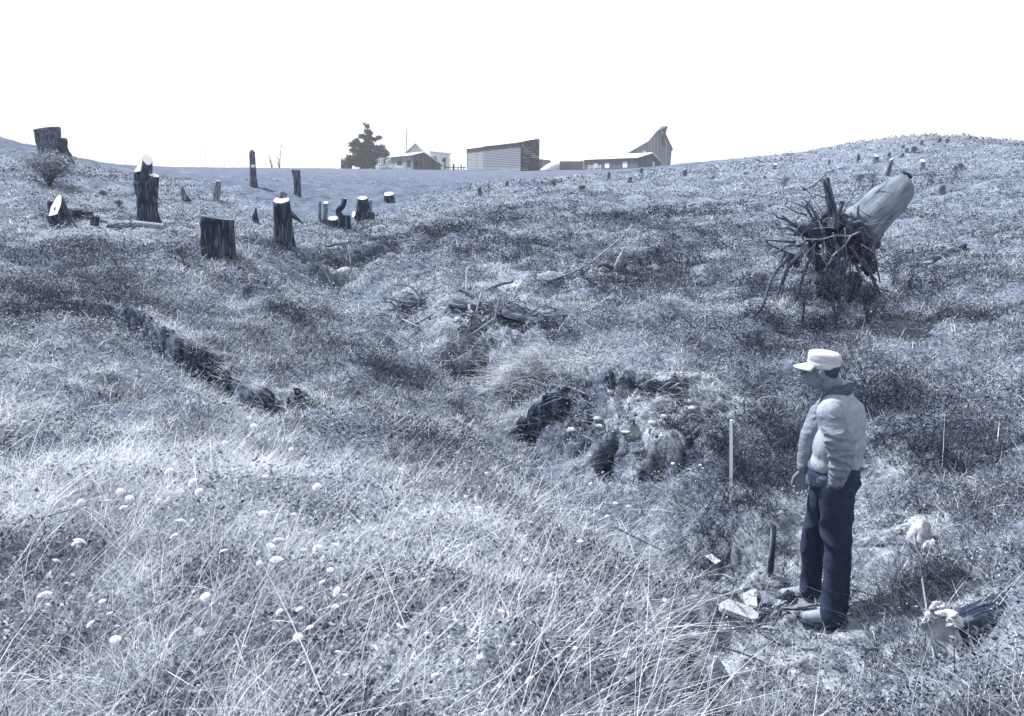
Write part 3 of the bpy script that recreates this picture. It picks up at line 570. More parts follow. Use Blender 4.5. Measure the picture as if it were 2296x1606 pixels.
# stump posts dotted over the mid crest and the right hill
G1 = 'small cut stumps scattered over the right hillside'
for uv, h, wd, lab, kw in [((1050,426),17,7,'pale small leaning stump on the crest below the corn crib',dict(axis=(.45,0,1),mat='dead_wood')),((1078,439),19,11,'dark thick little stump leaning left on the crest',dict(axis=(-.2,0,1))),
    ((1099,426),17,7,'thin pale broken stump right of the dark little one on the crest',dict(axis=(-.35,0,1),mat='dead_wood')),((1136,419),13,9,'ragged dark little stump on the crest below the right end of the corn crib',dict(axis=(.1,0,1),cut=False)),
    ((1365,403),15,9,'dark round-topped stump on the crest below the long shed',dict(cut=False)),((1437,393),15,9,'dark stump at the skyline edge before the gable of the long shed',dict(cut=False)),((1411,408),11,10,'squat dark stump low on the crest below the long shed',dict(axis=(.3,0,1),cut=False)),
    ((1535,396),14,11,'dark stump with a bright split in the grass right of the barn',dict()),((1599,402),7,7,'tiny dark stump on the hill right of the barn',dict(cut=False)),((1670,392),6,7,'tiny leaning stump on the bright slope',dict(axis=(.6,0,1),cut=False)),((1735,378),10,9,'small tilted stump with a white top, alone on the bright slope',dict(axis=(.3,0,1),tilt=(.4,.5,0))),((1714,401),7,6,'tiny round dark stump below the one with the tilted white top',dict(cut=False)),
    ((1924,364),16,8,'narrow dark upright post stump on the upper right hill',dict(cut=False)),((1964,363),12,12,'stump with a bright white cap-like top on the upper right hill',dict(tilt=(0,.45,0))),((1993,352),9,8,'dark knob stump above the tall slanted post on the right hill',dict(cut=False)),((2023,354),9,7,'little dark stump right of the dark knob stump',dict(cut=False)),
    ((1990,394),33,10,'tall slanted dark post stump with a pale tip above the uprooted trunk',dict(axis=(.18,0,1),tilt=(.9,0,0))),((2067,382),19,13,'pale-topped cut stump on the right hill beyond the uprooted trunk',dict(mat='bark_pale',tilt=(0,.45,0))),((2047,343),13,12,'bushy dark stump high on the right hill',dict(cut=False)),((2066,325),9,7,'dark little stump just under the right skyline',dict(cut=False)),
    ((2106,320),9,9,'dark stump left of its pair on the right skyline',dict(cut=False)),((2123,320),8,8,'dark stump right of its pair on the right skyline',dict(cut=False)),((2024,332),6,7,'tiny dark stump left under the right skyline',dict(cut=False)),((1859,367),7,5,'thin tiny stump on the slope left of the narrow post stump',dict(cut=False)),((2110,437),18,15,'dark stump half hidden in weeds at the right, beyond the uprooted trunk',dict(cut=False)),((2150,380),12,16,'dark low stump at the far right of the hill',dict(cut=False)),((2033,343),8,8,'small round stump between two others on the upper right hill',dict(cut=False))]:
    kw.setdefault('mat', 'bark'); kw.setdefault('taper', .85); kw.setdefault('flare', .15); stump(uv, h, wd, lab, group=G1, seed=int(uv[0]) % 97, sides=9, n=4, **kw)

# ------------------------------------------------------------------ the uprooted stump on the right
def P5(X, Y, D=12.0):
    return Vector(W((2050+X*.3113)*.802, (440+Y*.3113)*.802, D))
g = hit(1860,715)
root = empty('uprooted_tree', (g[0], 12.1, g[2]), 'uprooted tree with a thick sawn trunk pointing up right and tangled roots in the air', 'uprooted tree')
k5 = .3113*.802*12.15/FPX                           # metres per zoom pixel there
m = MB(); A0 = P5(1130,640,12.0); A1 = P5(1530,255,12.35); pts = bez([A0+(A0-A1)*.1, A0, A0.lerp(A1,.5)+Vector((.02,0,.02)), A1], 14); rr = list(np.interp(np.linspace(0,1,15),[0,.3,.7,.93,1],[120,205,180,150,118]))
ring = m.tube(pts, [q*k5*.93 for q in rr], 30, .16, 4, True, .03, 4); m.build('trunk', 'trunk_pale', root); fan(ring, A1-A0).build('cut_face', 'dead_wood', root)
m = MB(); m.tube([P5(1600,185,12.42), P5(1570,150,12.45), P5(1510,138,12.4)], [20*k5, 14*k5, 5*k5], 8, .4, 5); m.build('torn_bark', 'bark_dark', root)
m = MB()
rm = random.Random(5); blobs = [(1040,690,12.0,150),(1120,760,12.05,120),(880,560,12.0,80),(700,650,12.0,70),(1180,690,12.15,130)]
for k in range(70): blobs.append((rm.gauss(930,115), rm.uniform(600,1250), rm.uniform(11.85,12.3), rm.uniform(24,60)))
for (x, y, dd, r) in blobs:
    c = P5(x, y, dd); n = len(m.v); rr_ = r*k5
    for a in range(13):
        for b in range(20):
            th = math.pi*a/12; ph = 2*math.pi*b/20; d = Vector((math.sin(th)*math.cos(ph), math.sin(th)*math.sin(ph)*.7, math.cos(th)*1.15)); f = 1+.8*mnoise.noise(d*2.3+c*3)+.5*mnoise.noise(d*6+c)
            m.v.append(tuple(c+d*rr_*f))
    for a in range(12):
        for b in range(20): m.f.append((n+a*20+b, n+a*20+(b+1) % 20, n+(a+1)*20+(b+1) % 20, n+(a+1)*20+b))
m.build('root_mass', 'soil', root)
def r5(pts, r, mat='root_wood', D=11.75, n=12, sides=8, name='root', seed=None, dd=None):
    P = [P5(a, b, D+(dd[i] if dd else 0)) for i, (a, b) in enumerate(pts)]; B = bez(P, n); r = r if hasattr(r, '__len__') else [r, r*.6]
    m = MB(); m.tube(B, list(np.interp(np.linspace(0,1,n+1), np.linspace(0,1,len(r)), [q*k5*(1 if q > 30 else .62) for q in r])), sides, .35, seed or random.random()*9); return m.build(name, mat, root)
r5([(905,640),(900,520),(870,400),(830,190)], [52,44,36,32], 'bark', 11.8, name='broken_limb', sides=14); r5([(930,600),(960,470),(985,410),(960,395)], [30,24,22,10], 'bark_dark', 11.85)
r5([(645,290),(740,235),(820,160)], [14,18,15], 'root_pale', 11.75, name='broken_limb'); r5([(830,185),(835,110)], [8,2], 'bark_dark', 11.8); r5([(622,285),(650,292)], [20,16], 'bark_dark', 11.75, name='broken_limb')
r5([(600,880),(520,900),(400,1000),(330,1130),(265,1330),(180,1440)], [32,30,28,24,22,18], dd=[.1,0,-.1,-.2,-.3,-.35]); r5([(480,850),(430,930),(380,1040)], [20,18,14]); r5([(510,870),(485,1000),(445,1150),(430,1265)], [24,20,12,5])
r5([(540,880),(400,820),(320,780),(290,735)], [18,16,15,10]); r5([(560,760),(440,755),(370,750),(290,740)], [22,18,14,8]); r5([(760,650),(620,630),(540,600),(440,525)], [52,46,26,12], 'bark_dark'); r5([(640,640),(560,690),(480,690)], [26,20,10], 'bark_dark')
r5([(740,610),(700,520),(655,440),(700,370)], [22,18,16,8]); r5([(660,520),(560,490),(455,430)], [14,10,6]); r5([(690,480),(600,430),(480,385)], [9,7,3]); r5([(830,370),(760,340),(690,320),(640,290)], [8,6,4,3], 'root_wood'); r5([(800,500),(740,410),(690,330),(590,240)], [6,5,4,3])
r5([(1170,600),(1130,540),(1120,490),(1128,430)], [42,26,18,12], 'bark_dark', 11.7); r5([(1040,700),(1045,600),(1060,540),(1055,490)], [36,34,26,10], 'bark_dark', 11.7); r5([(1060,600),(1140,580),(1180,620),(1110,660)], [26,26,22,16], 'bark_dark', 11.65)
r5([(1140,665),(1040,710),(930,700),(830,730),(740,740),(655,735)], [13,12,11,11,9,8], 'root_pale', 11.5); r5([(1060,700),(1000,790),(900,880),(850,965),(805,915)], [13,12,13,10,7], 'root_pale', 11.45); r5([(815,760),(835,830),(885,885)], [9,9,10], 'root_pale', 11.45)
r5([(660,735),(600,775),(540,800)], [8,7,5], 'root_pale', 11.5); r5([(890,640),(893,600),(885,540)], [15,14,12], 'root_pale', 11.55); r5([(905,720),(925,800),(935,900),(930,980),(905,1030)], [20,16,14,14,12], 'root_wood', 11.5)
r5([(905,1030),(935,1130),(985,1190),(1012,1250)], [9,8,7,6], 'root_pale', 11.5); r5([(1050,800),(1130,920),(1200,1010),(1290,1110)], [22,18,16,12], 'root_wood', 11.6); r5([(1150,1050),(1220,1180),(1330,1340)], [14,12,8], 'root_pale', 11.45); r5([(1170,1030),(1160,1200),(1140,1500)], [5,5,3], 'root_pale', 11.35)
r5([(720,640),(790,635),(870,630),(920,640)], [7,6,6,5], 'root_pale', 11.5); r5([(430,715),(520,700),(600,610),(660,560)], [7,6,5,4], 'root_pale', 11.6); r5([(440,700),(420,600),(370,470)], [5,4,2], 'root_wood', 11.6); r5([(1180,600),(1300,560),(1330,545)], [6,4,3], 'root_pale', 11.5); r5([(1190,610),(1330,585),(1440,572)], [6,4,2], 'root_pale', 11.55); r5([(1180,640),(1210,700),(1330,760),(1500,800)], [6,4,3,2], 'root_pale', 11.6)
r5([(450,1090),(340,1105),(215,1125)], [7,6,4], 'root_wood', 11.5); r5([(780,1010),(830,1050),(835,1170)], [6,5,4], 'root_wood', 11.5); r5([(940,1480),(1020,1460),(1070,1490),(1120,1600)], [6,6,5,4], 'root_pale', 11.0); r5([(1240,860),(1290,740),(1310,760)], [20,18,14], 'root_wood', 11.7); r5([(1230,820),(1280,950),(1320,1130)], [20,16,10], 'root_wood', 11.8); r5([(1280,1180),(1350,1190),(1430,1220)], [14,10,8], 'root_wood', 11.6)
r5([(1150,440),(1250,350),(1400,210)], [5,5,4], 'bark_dark', 12.05)
for i in range(170):                                 # finer roots hanging out of the mass
    a = random.uniform(560,1280); b = random.uniform(520,1100); q = random.uniform(-2.6,.6) if b > 700 else random.uniform(-3.6,-.2); L = random.uniform(90,330); x1 = a+math.cos(q)*L*.5+random.uniform(-40,40); y1 = b-math.sin(q)*L*.75
    r5([(a,b),(x1,y1),(x1+math.cos(q)*L*.4+random.uniform(-60,60), y1-math.sin(q)*L*.4+random.uniform(-40,60))], [random.uniform(3,11), 4, 1.5], random.choice(['root_wood','root_wood','root_wood','root_pale']), random.uniform(11.5,12.1), 7, 5)

MARKS = [(116,340,'the big hilltop stump'),(334,440,'the tall forked stump'),(491,530,'the square-cut stump'),(636,500,'the white-topped stump'),(815,475,'the knotted stump'),(770,590,'the dark gully head'),(1090,720,'the log over the gully hole'),(1385,585,'the split pale snag'),(1400,890,'the cut bank in mid gully'),(430,790,'the left turf bank'),
    (1870,600,'the uprooted tree'),(1640,1030,'the white survey stake'),(1850,1100,'the man'),(1650,1380,'the white board'),(1120,380,'the corn crib'),(1470,340,'the barn'),(1992,380,'the tall slanted post stump'),(2110,1430,'the corner log'),(150,1250,'the left edge of the photo'),(600,1530,'the bottom edge, left of centre'),(1150,1530,'the bottom edge, at the centre'),(450,1180,'the left foreground'),(900,1150,'the central foreground')]
def where(u, v):
    q = min(MARKS, key=lambda m_: math.hypot(m_[0]-u, (m_[1]-v)*1.3)); dx, dy = u-q[0], v-q[1]; far = 'close ' if math.hypot(dx, dy) < 70 else 'well ' if math.hypot(dx, dy) > 170 else ''
    d_ = ('left of' if dx < 0 else 'right of') if abs(dx) > 2.2*abs(dy) else ('above' if dy < 0 else 'below') if abs(dy) > 2.2*abs(dx) else ('above and ' if dy < 0 else 'below and ')+('left of' if dx < 0 else 'right of')
    return far+d_+' '+q[2]
for pts_, r_ in [([(620,860),(520,960),(450,1080),(400,1240)],[20,16,12,6]),([(700,900),(640,1020),(600,1180),(560,1300)],[18,14,10,5]),([(560,620),(470,560),(400,540),(340,480)],[18,12,8,4]),([(600,700),(500,640),(420,640)],[20,12,5]),([(620,800),(500,790),(400,850),(330,860)],[18,13,9,4]),([(1150,900),(1220,1010),(1290,1180),(1340,1260)],[20,15,11,5]),([(1100,950),(1150,1100),(1200,1290)],[16,11,5]),([(850,950),(830,1120),(790,1290)],[18,12,5]),([(980,900),(1010,1120),(990,1330)],[18,12,5]),([(760,560),(700,450),(620,360)],[16,10,4])]:
    r5(pts_, [q*1.5 for q in r_], 'root_wood', 11.65)
# ------------------------------------------------------------------ bushes and weeds that stand out
def bush(uv, wpx, hpx, label, name='low_bush', cat='bush', n=900, shade=.3, group=None, mat='leaves', stems=6, lift=0, sz=1):
    p = hit(*uv); s = math.hypot(p[0], p[1])/FPX; root = empty(name, p, label, cat, group); wd = wpx*s; hh = hpx*s; m = MB(); tips = []
    for k in range(stems):
        a = random.random()*6.28; q = random.random(); e = Vector(p)+Vector((math.cos(a)*wd*.42*q, math.sin(a)*wd*.42*q, hh*(1-.5*q*q)*random.uniform(.6,1))); tips.append(e)
        m.tube(bez([Vector(p)+Vector((0,0,-.03)), Vector(p).lerp(e,.5)+Vector((0,0,hh*.12)), e], 5), lerp(max(.003, wd*.012), max(.0015, wd*.005), 5), 5)
    m.build('stems', 'root_wood', root)
    P = []; c = np.array([[t.x, t.y, t.z] for t in tips]+[[p[0], p[1], p[2]+hh*.4]]); pr = np.array(p)
    idx = rng.integers(0, len(c), n); d = rng.normal(size=(n, 3)); d /= np.linalg.norm(d, axis=1)[:,None]; P = c[idx]+d*(rng.random((n, 1))**.4)*np.array([wd*.24, wd*.24, hh*.28]); P[:,2] = np.maximum(P[:,2], H(P[:,0], P[:,1])+.01)
    V, F, sh = leaf_mesh(P-pr, np.maximum(.02, s*2.3)*sz*(.6+.9*rng.random(n)), shade+rng.normal(0, .18, n)); o = fast_mesh('leaves', V, F, mat, root, {'shade': sh}); return root
bush((112,418), 120, 62, 'wide dark leafy bush at the foot of the big hilltop stump', n=5200, stems=26, shade=.62, sz=1.9)
GW = 'low dark weed clumps dotted over the slopes'; LW = 'low dark leafy weed clump growing on the rough grass slope'
for uv, a, b in [((410,588),34,26),((560,660),40,22),((668,722),44,30),((850,845),70,40),((1110,510),44,24),((1152,478),40,22),((1240,772),50,34),((1480,600),60,34),((1378,498),44,24),((1500,488),44,22),((1598,478),50,26),((1545,566),40,22),((1180,566),60,26),
    ((1756,424),38,28),((1929,418),36,24),((1956,424),46,26),((2088,414),40,26),((2141,400),40,30),((2050,1010),90,46),((2115,1026),60,40),((1545,1015),40,50),((1400,606),40,20),((230,444),26,16),((268,465),20,14),((1350,650),44,22),((1240,420),30,14),((1700,775),50,34),((1745,745),60,34),((1600,545),40,20),((960,530),50,24),((130,582),60,24),((140,640),80,34),((620,560),70,26),((1490,1385),50,36),((1300,428),26,14),((1600,1010),44,40),((1710,640),60,30),((1290,480),50,24),((1320,540),40,20)]:
    bush(uv, a, b, ('small ' if a < 42 else 'wide ' if a > 55 else '')+'dark weed clump '+where(*uv), 'weed_clump', 'weeds', 420, .25, GW, stems=4)
bush((1875,738), 110, 150, 'dark leaves growing up through the hanging roots of the uprooted tree', n=2600, shade=.2, stems=12); bush((1800,728), 80, 110, 'leafy weeds left of the hanging roots of the uprooted tree', n=1300, shade=.25, stems=8)
bush((2004,640), 50, 66, 'upright dark weed right of the uprooted tree', n=900, shade=.2, stems=8); bush((2040,648), 46, 40, 'spiky low dark weed farther right of the uprooted tree', n=600, shade=.2, stems=7); bush((1945,728), 90, 90, 'dark weeds spread below the right side of the root mass', n=1300, shade=.2, stems=9); bush((1840,745), 110, 44, 'broad dark weeds on the slope just below the hanging roots', n=1700, shade=.2, stems=10)

# ------------------------------------------------------------------ the farm on the ridge
def V3(u, v, Y): return Vector(W(u, v, Y))
def q3(X, Y): return ((920+X*.1655)*.802, (330+Y*.1655)*.802)
def q4(X, Y): return ((1260+X*.2875)*.802, (330+Y*.2875)*.802)
def build_shed(name, label, cat, near, far_, right, peak, Yn, Yf, zb, openings, gopen, wmat='planks_mid', gmat='planks_dark', open_mat='dark_opening', wall_only=False):
    """long low gabled shed: near = near front eave corner px, far_ = far front eave px, right = back eave px at near gable, peak px"""
    A = V3(*near, Yn); B = V3(*far_, Yf); B.z = A.z+(B.z-A.z)*.35; L = (B-A); L.z = 0; d = L.normalized(); nrm = Vector((d.y, -d.x, 0))
    if nrm.x < 0: nrm = -nrm                        # across the building, to the right/away
    def across(u, v):                               # point on the gable plane seen at (u,v)
        a, b, c = ray(u, v); a = float(a); b = float(b); c = float(c); den = a*nrm.y-b*nrm.x; t = (A.x*nrm.y-A.y*nrm.x)/den; return Vector((a*t, b*t, c*t))
    C = across(*right); Pk = across(*peak); root = empty(name, (A.x, A.y, zb), label, cat); D = lambda p, z: Vector((p.x, p.y, z))
    m = MB(); m.slab([D(B, zb), D(A, zb), D(A, A.z), D(B, B.z)], -nrm, .12); m.build('front_wall', wmat, root, False)
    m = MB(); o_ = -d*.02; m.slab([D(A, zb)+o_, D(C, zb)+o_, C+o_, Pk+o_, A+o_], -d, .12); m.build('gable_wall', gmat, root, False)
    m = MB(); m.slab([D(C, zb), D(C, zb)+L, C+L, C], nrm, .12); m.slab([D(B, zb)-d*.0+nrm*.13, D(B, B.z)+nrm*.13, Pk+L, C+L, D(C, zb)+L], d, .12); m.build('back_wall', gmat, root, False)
    m = MB(); e = .35; ov = -d*.5
    def roof(p, q, w_): 
        sl = (p-q).normalized(); a = p+sl*w_; Lr = L+Vector((0, 0, B.z-A.z)); N = (q-a).cross(Lr).normalized(); N = N if N.z > 0 else -N
        up_ = Vector((0, 0, .14)); m.slab([a+ov+up_, q+ov+up_, q+Lr-ov+up_, a+Lr-ov+up_], N, .12)
    roof(A, Pk, .45); roof(C, Pk, .45); m.build('roof', 'tin_roof', root, False)
    for (t0, t1, z0, z1) in openings:
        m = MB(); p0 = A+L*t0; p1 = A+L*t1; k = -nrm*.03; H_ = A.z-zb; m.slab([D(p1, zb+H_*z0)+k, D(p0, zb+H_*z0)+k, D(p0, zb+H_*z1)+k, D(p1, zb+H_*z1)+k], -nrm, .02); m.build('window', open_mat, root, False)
    Wd = (C-A).length
    for (t0, t1, z0, z1) in gopen:
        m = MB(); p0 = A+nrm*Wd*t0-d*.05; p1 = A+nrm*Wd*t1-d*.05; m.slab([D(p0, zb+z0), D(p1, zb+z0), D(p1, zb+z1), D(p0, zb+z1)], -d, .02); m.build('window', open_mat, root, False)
    return root, A, B, C, Pk, d, nrm
zb = 1.3
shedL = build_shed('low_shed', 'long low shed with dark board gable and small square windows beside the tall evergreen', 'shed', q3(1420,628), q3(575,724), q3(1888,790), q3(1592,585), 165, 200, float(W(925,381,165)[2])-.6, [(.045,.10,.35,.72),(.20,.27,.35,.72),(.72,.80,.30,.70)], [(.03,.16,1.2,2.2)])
shedR = build_shed('long_shed', 'long low dark shed with a row of pale windows in front of the tall barn', 'shed', q4(1825,385), q4(1295,400), q4(2045,437), q4(1955,345), 170, 192, float(W(1432,383,170)[2])-.8, [(.18,.26,.45,.78),(.50,.58,.45,.75),(.72,.80,.48,.76)], [(.62,.70,1.2,2.4)], 'planks_dark', 'planks_dark', 'board_white')
# corn crib
A = V3(*q4(680,240), 140); B = V3(*q4(155,298), 164); B.z = A.z-.2; L = B-A; L.z = 0; d = L.normalized(); nrm = Vector((abs(d.y), -d.x if d.y > 0 else d.x, 0)); nrm = Vector((d.y, -d.x, 0)); nrm = nrm if nrm.x > 0 else -nrm
zb = float(W(1167,383,140)[2])-.3; C = A+nrm*3.0; C.z = V3(*q4(815,203), 141.2).z
root = empty('corn_crib', (A.x, A.y, zb), 'tall slatted corn crib with a slanting roof, light showing through its gaps', 'corn crib'); D = lambda p, z: Vector((p.x, p.y, z))
Hh = A.z-zb; m = MB(); nb = 17
for k in range(nb):                                  # horizontal slats with real gaps
    z0 = zb+Hh*k/nb; z1 = zb+Hh*(k+.86)/nb
    if k < nb-3: m.slab([D(B, z0), D(A, z0), D(A, z1), D(B, z1)], -nrm, .04)
m.build('front_slats', 'slats', root, False); m = MB()
for k in range(nb-3, nb): z0 = zb+Hh*k/nb; z1 = zb+Hh*(k+.97)/nb; z1 = min(z1, zb+Hh); q = (B.z-A.z)*(k/nb); m.slab([D(B, z0+q), D(A, z0), D(A, z1), D(B, z1+(B.z-A.z)*((k+1)/nb))], -nrm, .04)
m.build('upper_boards', 'planks_dark', root, False)
m = MB()
for k in range(nb+3):
    z0 = zb+Hh*k/nb; z1 = zb+Hh*(k+.9)/nb; segs = 7
    for j in range(segs):
        if z0 > zb+Hh*.35 and random.random() < .22: continue
        p0 = A+nrm*3.0*j/segs; p1 = A+nrm*3.0*(j+1)/segs; lim = A.z+(C.z-A.z)*(j+.5)/segs
        if z0 > lim: continue
        m.slab([D(p0, z0)-d*.02, D(p1, z0)-d*.02, D(p1, min(z1, lim))-d*.02, D(p0, min(z1, lim))-d*.02], -d, .04)
for t in (.02, .5, .98): q = A+nrm*3.0*t; m.box((q.x, q.y, (zb+A.z)/2), (.12, .10, Hh))
m.build('end_slats', 'planks_dark', root, False)  # darker boards than the front: the end wall's shade is put into the colour
m = MB()
for k in range(nb):
    z0 = zb+(C.z-zb)*k/nb; z1 = zb+(C.z-zb)*(k+.9)/nb; m.slab([D(C, z0), D(C, z0)+L, D(C, z1)+L, D(C, z1)], nrm, .04)
m.build('back_slats', 'planks_dark', root, False); m = MB()
up_ = Vector((0, 0, .12)); a = A-nrm*.25-d*.2+up_; c_ = C+nrm*.1-d*.2+up_; m.slab([a, c_, c_+L, D(a+L, B.z+.12)], Vector((0, 0, 1)), .06); m.build('roof', 'tin_roof', root, False)
for t in (0, .12, .2, .4, .6, .8, 1):
    m = MB(); q = A+L*t+nrm*.12; m.box((q.x, q.y, (zb+A.z)/2), (.14, .14, Hh-.1)); m.build('post', 'planks_dark', root, False)
# the barn with its hay hood
root = empty('barn', V3(1470,383,220), 'tall weathered barn with a steep roof ending in a pointed hay hood', 'barn'); BD = Vector((.165, .985, 0))*16
PT = [V3(*q4(a, b), 220) for a, b in [(1720,350),(1925,232),(1990,150),(2035,125),(2080,158),(2148,298),(2130,520),(1720,520)]]
m = MB(); m.slab(PT[::-1], Vector((0, -1, 0)), .2); m.build('gable_wall', 'planks_barn', root, False)
m = MB(); m.slab([PT[5], PT[6], PT[6]+BD, PT[5]+BD], Vector((1, .3, 0)), .2); m.slab([PT[0], PT[7], PT[7]+BD, PT[0]+BD], Vector((-1, 0, 0)), .2); m.slab([p+BD for p in PT], Vector((0, 1, 0)), .2); m.build('side_walls', 'planks_barn', root, False)
m = MB(); hood = V3(*q4(2110,80), 216.5); up_ = Vector((0, 0, .16)); ov = Vector((0, -.4, 0))
for i in range(3): m.slab([PT[i]+up_+ov, PT[i+1]+up_+ov, PT[i+1]+BD+up_, PT[i]+BD+up_], Vector((-.5, 0, 1)), .14)
top = PT[3]+up_+Vector((0.3, 0, .8)); m.slab([PT[3]+up_, top, top+BD, PT[3]+BD+up_], Vector((-.3, 0, 1)), .14)
for i in (4,): m.slab([top+ov, PT[i]+Vector((.2, 0, .1))+ov, PT[i]+Vector((.2, 0, .1))+BD, top+BD], Vector((1, 0, .5)), .14); m.slab([PT[i]+Vector((.2,0,.1))+ov, PT[5]+Vector((.25, 0, -.1))+ov, PT[5]+Vector((.25, 0, -.1))+BD, PT[i]+Vector((.2,0,.1))+BD], Vector((1, 0, .3)), .14)
m.build('roof', 'planks_dark', root, False)
m = MB(); m.slab([PT[2]+up_+ov, hood, top+ov*.5], Vector((-.4, -.2, 1)), .12); m.slab([top+ov*.5, hood, PT[4]+Vector((.2, -.4, .1))], Vector((1, -.2, .3)), .12); m.build('hay_hood', 'planks_dark', root, False)
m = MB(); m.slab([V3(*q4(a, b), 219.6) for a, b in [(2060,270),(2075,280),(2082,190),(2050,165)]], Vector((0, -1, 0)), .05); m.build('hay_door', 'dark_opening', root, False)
m = MB(); m.slab([V3(*q4(a, b), 219.6) for a, b in [(1866,345),(1902,345),(1902,318),(1866,318)]], Vector((0, -1, 0)), .05); m.build('window', 'board_white', root, False)
# board fence, gate, low lean-to, straw stack between crib and long shed
def frontal(pts, Y, mat, name, label, cat, th=.15, root=None, part=None):
    m = MB(); m.slab([V3(*q4(a, b), Y) for a, b in pts], Vector((0, -1, 0)), th)
    if root is None: return tag(m.build(name, mat, None, False), label, cat)
    return m.build(part, mat, root, False)
root = empty('lean_to', V3(1215,383,172), 'low plank lean-to showing right behind the corn crib', 'shed')
frontal([(800,545),(955,545),(978,420),(800,402)], 172, 'planks_mid', '', '', '', .2, root, 'front_wall'); m = MB(); a, b = V3(*q4(795,399), 171.8), V3(*q4(985,418), 171.8); K = Vector((0, 6, .9)); m.slab([a+Vector((0,0,.15)), b+Vector((0,0,.15)), b+K, a+K], Vector((0, -.1, 1)), .1); m.build('roof', 'tin_roof', root, False)
m = MB(); m.slab([V3(*q4(800,545), 177), V3(*q4(955,545), 177), V3(*q4(965,410), 177), V3(*q4(800,398), 177)], Vector((0, 1, 0)), .2); m.build('back_wall', 'planks_mid', root, False)
m = MB(); c = V3(*q4(1010,500), 163); n = len(m.v)
for a in range(11):
    for b in range(20):
        th = math.pi*.5*a/10; ph = 2*math.pi*b/20; dd = Vector((math.sin(th)*math.cos(ph)*2.9, math.sin(th)*math.sin(ph)*2, math.cos(th)**.7*2.6)); dd *= 1+.25*mnoise.noise(dd*.5); m.v.append(tuple(c+dd+Vector((dd.z*.5, 0, -1.2))))
for a in range(10):
    for b in range(20): m.f.append((a*20+b, (a+1)*20+b, (a+1)*20+(b+1) % 20, a*20+(b+1) % 20))
tag(m.build('straw_stack', 'straw', None), 'pale heap of straw beside the upright board fence', 'straw stack')
root = empty('board_fence', V3(1290,383,160), 'tall fence of upright weathered boards between straw stack and long shed', 'fence'); m = MB()
for k in range(46):
    t = k/46; x0 = 1060+232*t; v0 = 421+random.uniform(-6, 5); m.slab([V3(*q4(a, b), 160) for a, b in [(x0,540),(x0+4.6,540),(x0+4.6,v0),(x0,v0)]], Vector((0, -1, 0)), .05)
m.build('boards', 'planks_mid', root, False); m = MB()
for v0 in (455, 500): m.slab([V3(*q4(a, b), 160.1) for a, b in [(1058,v0+6),(1294,v0+6),(1294,v0),(1058,v0)]], Vector((0, -1, 0)), .1)
m.build('rail', 'planks_dark', root, False)
root = empty('white_gate', V3(1340,383,158), 'small white board gate standing against the long dark shed', 'gate')
for v0 in (460, 478, 500): frontal([(1340,v0+12),(1458,v0+12),(1458,v0),(1340,v0)], 158, 'paint_white', '', '', '', .08, root, 'board')
for u0 in (1338, 1396, 1454): frontal([(u0,530),(u0+8,530),(u0+8,455),(u0,455)], 158.1, 'paint_white', '', '', '', .1, root, 'post')
# small things at the left end of the farm
root = empty('small_shed', V3(777,381,185), 'tiny flat-roofed dark shed left of the tall evergreen', 'shed')
def f3(pts, Y, mat, part, root, th=.15):
    m = MB(); m.slab([V3(*q3(a, b), Y) for a, b in pts], Vector((0, -1, 0)), th); return m.build(part, mat, root, False)
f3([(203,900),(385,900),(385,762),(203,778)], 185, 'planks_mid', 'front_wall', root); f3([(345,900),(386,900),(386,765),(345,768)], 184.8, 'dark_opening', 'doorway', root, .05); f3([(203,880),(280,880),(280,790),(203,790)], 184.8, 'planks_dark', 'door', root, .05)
m = MB(); a, b = V3(*q3(192,772), 184.5), V3(*q3(392,752), 184.5); K = Vector((0, 4, .1)); m.slab([a, b, b+K, a+K], Vector((0, 0, 1)), .12); m.build('roof', 'tin_roof', root, False); m = MB(); a, b = V3(*q3(203,900), 188), V3(*q3(385,900), 188); m.slab([a, b, b+Vector((0,0,2.4)), a+Vector((0,0,2.2))], Vector((0, 1, 0)), .1); m.build('back_wall', 'planks_mid', root, False)
root = empty('farmhouse', V3(950,381,225), 'white farmhouse whose steep gable rises behind the left shed', 'house')
pk = V3(*q3(1462,428), 225); el = V3(*q3(1268,612), 225); er = Vector((2*pk.x-el.x, el.y, el.z)); zb = pk.z-11; BDh = Vector((.2, 9, 0))
m = MB(); m.slab([Vector((el.x+.4, el.y, zb)), Vector((er.x-.4, er.y, zb)), Vector((er.x-.4, er.y, el.z)), pk-Vector((0,0,.3)), Vector((el.x+.4, el.y, el.z))], Vector((0, -1, 0)), .2); m.build('gable_wall', 'siding_white', root, False)
m = MB(); a = Vector((el.x+.4, el.y, 0)); b = Vector((er.x-.4, er.y, 0)); D = lambda p, z: Vector((p.x, p.y, z)); m.slab([D(a, zb), D(a, el.z), D(a+BDh, el.z), D(a+BDh, zb)], Vector((-1, 0, 0)), .2); m.slab([D(b, zb), D(b, el.z), D(b+BDh, el.z), D(b+BDh, zb)], Vector((1, 0, 0)), .2); m.build('side_walls', 'siding_white', root, False)
m = MB(); ov = Vector((0, -.6, 0)); m.slab([el+ov, pk+ov, pk+BDh, el+BDh], Vector((-1, 0, 1)), .16); m.slab([er+ov, pk+ov, pk+BDh, er+BDh], Vector((1, 0, 1)), .16); m.build('roof', 'tin_roof', root, False)
m = MB(); m.slab([el+ov*1.05, pk+ov*1.05, pk+ov*1.05-Vector((0, 0, .45)), el+ov*1.05-Vector((-.1, 0, .45))], Vector((0, -1, 0)), .1); m.build('rake_shade', 'planks_mid', root, False)  # darker strip standing in for the shade under the roof's left rake
root = empty('block_outbuilding', V3(985,381,188), 'small pale block outbuilding with two dark door openings right of the left shed', 'shed')
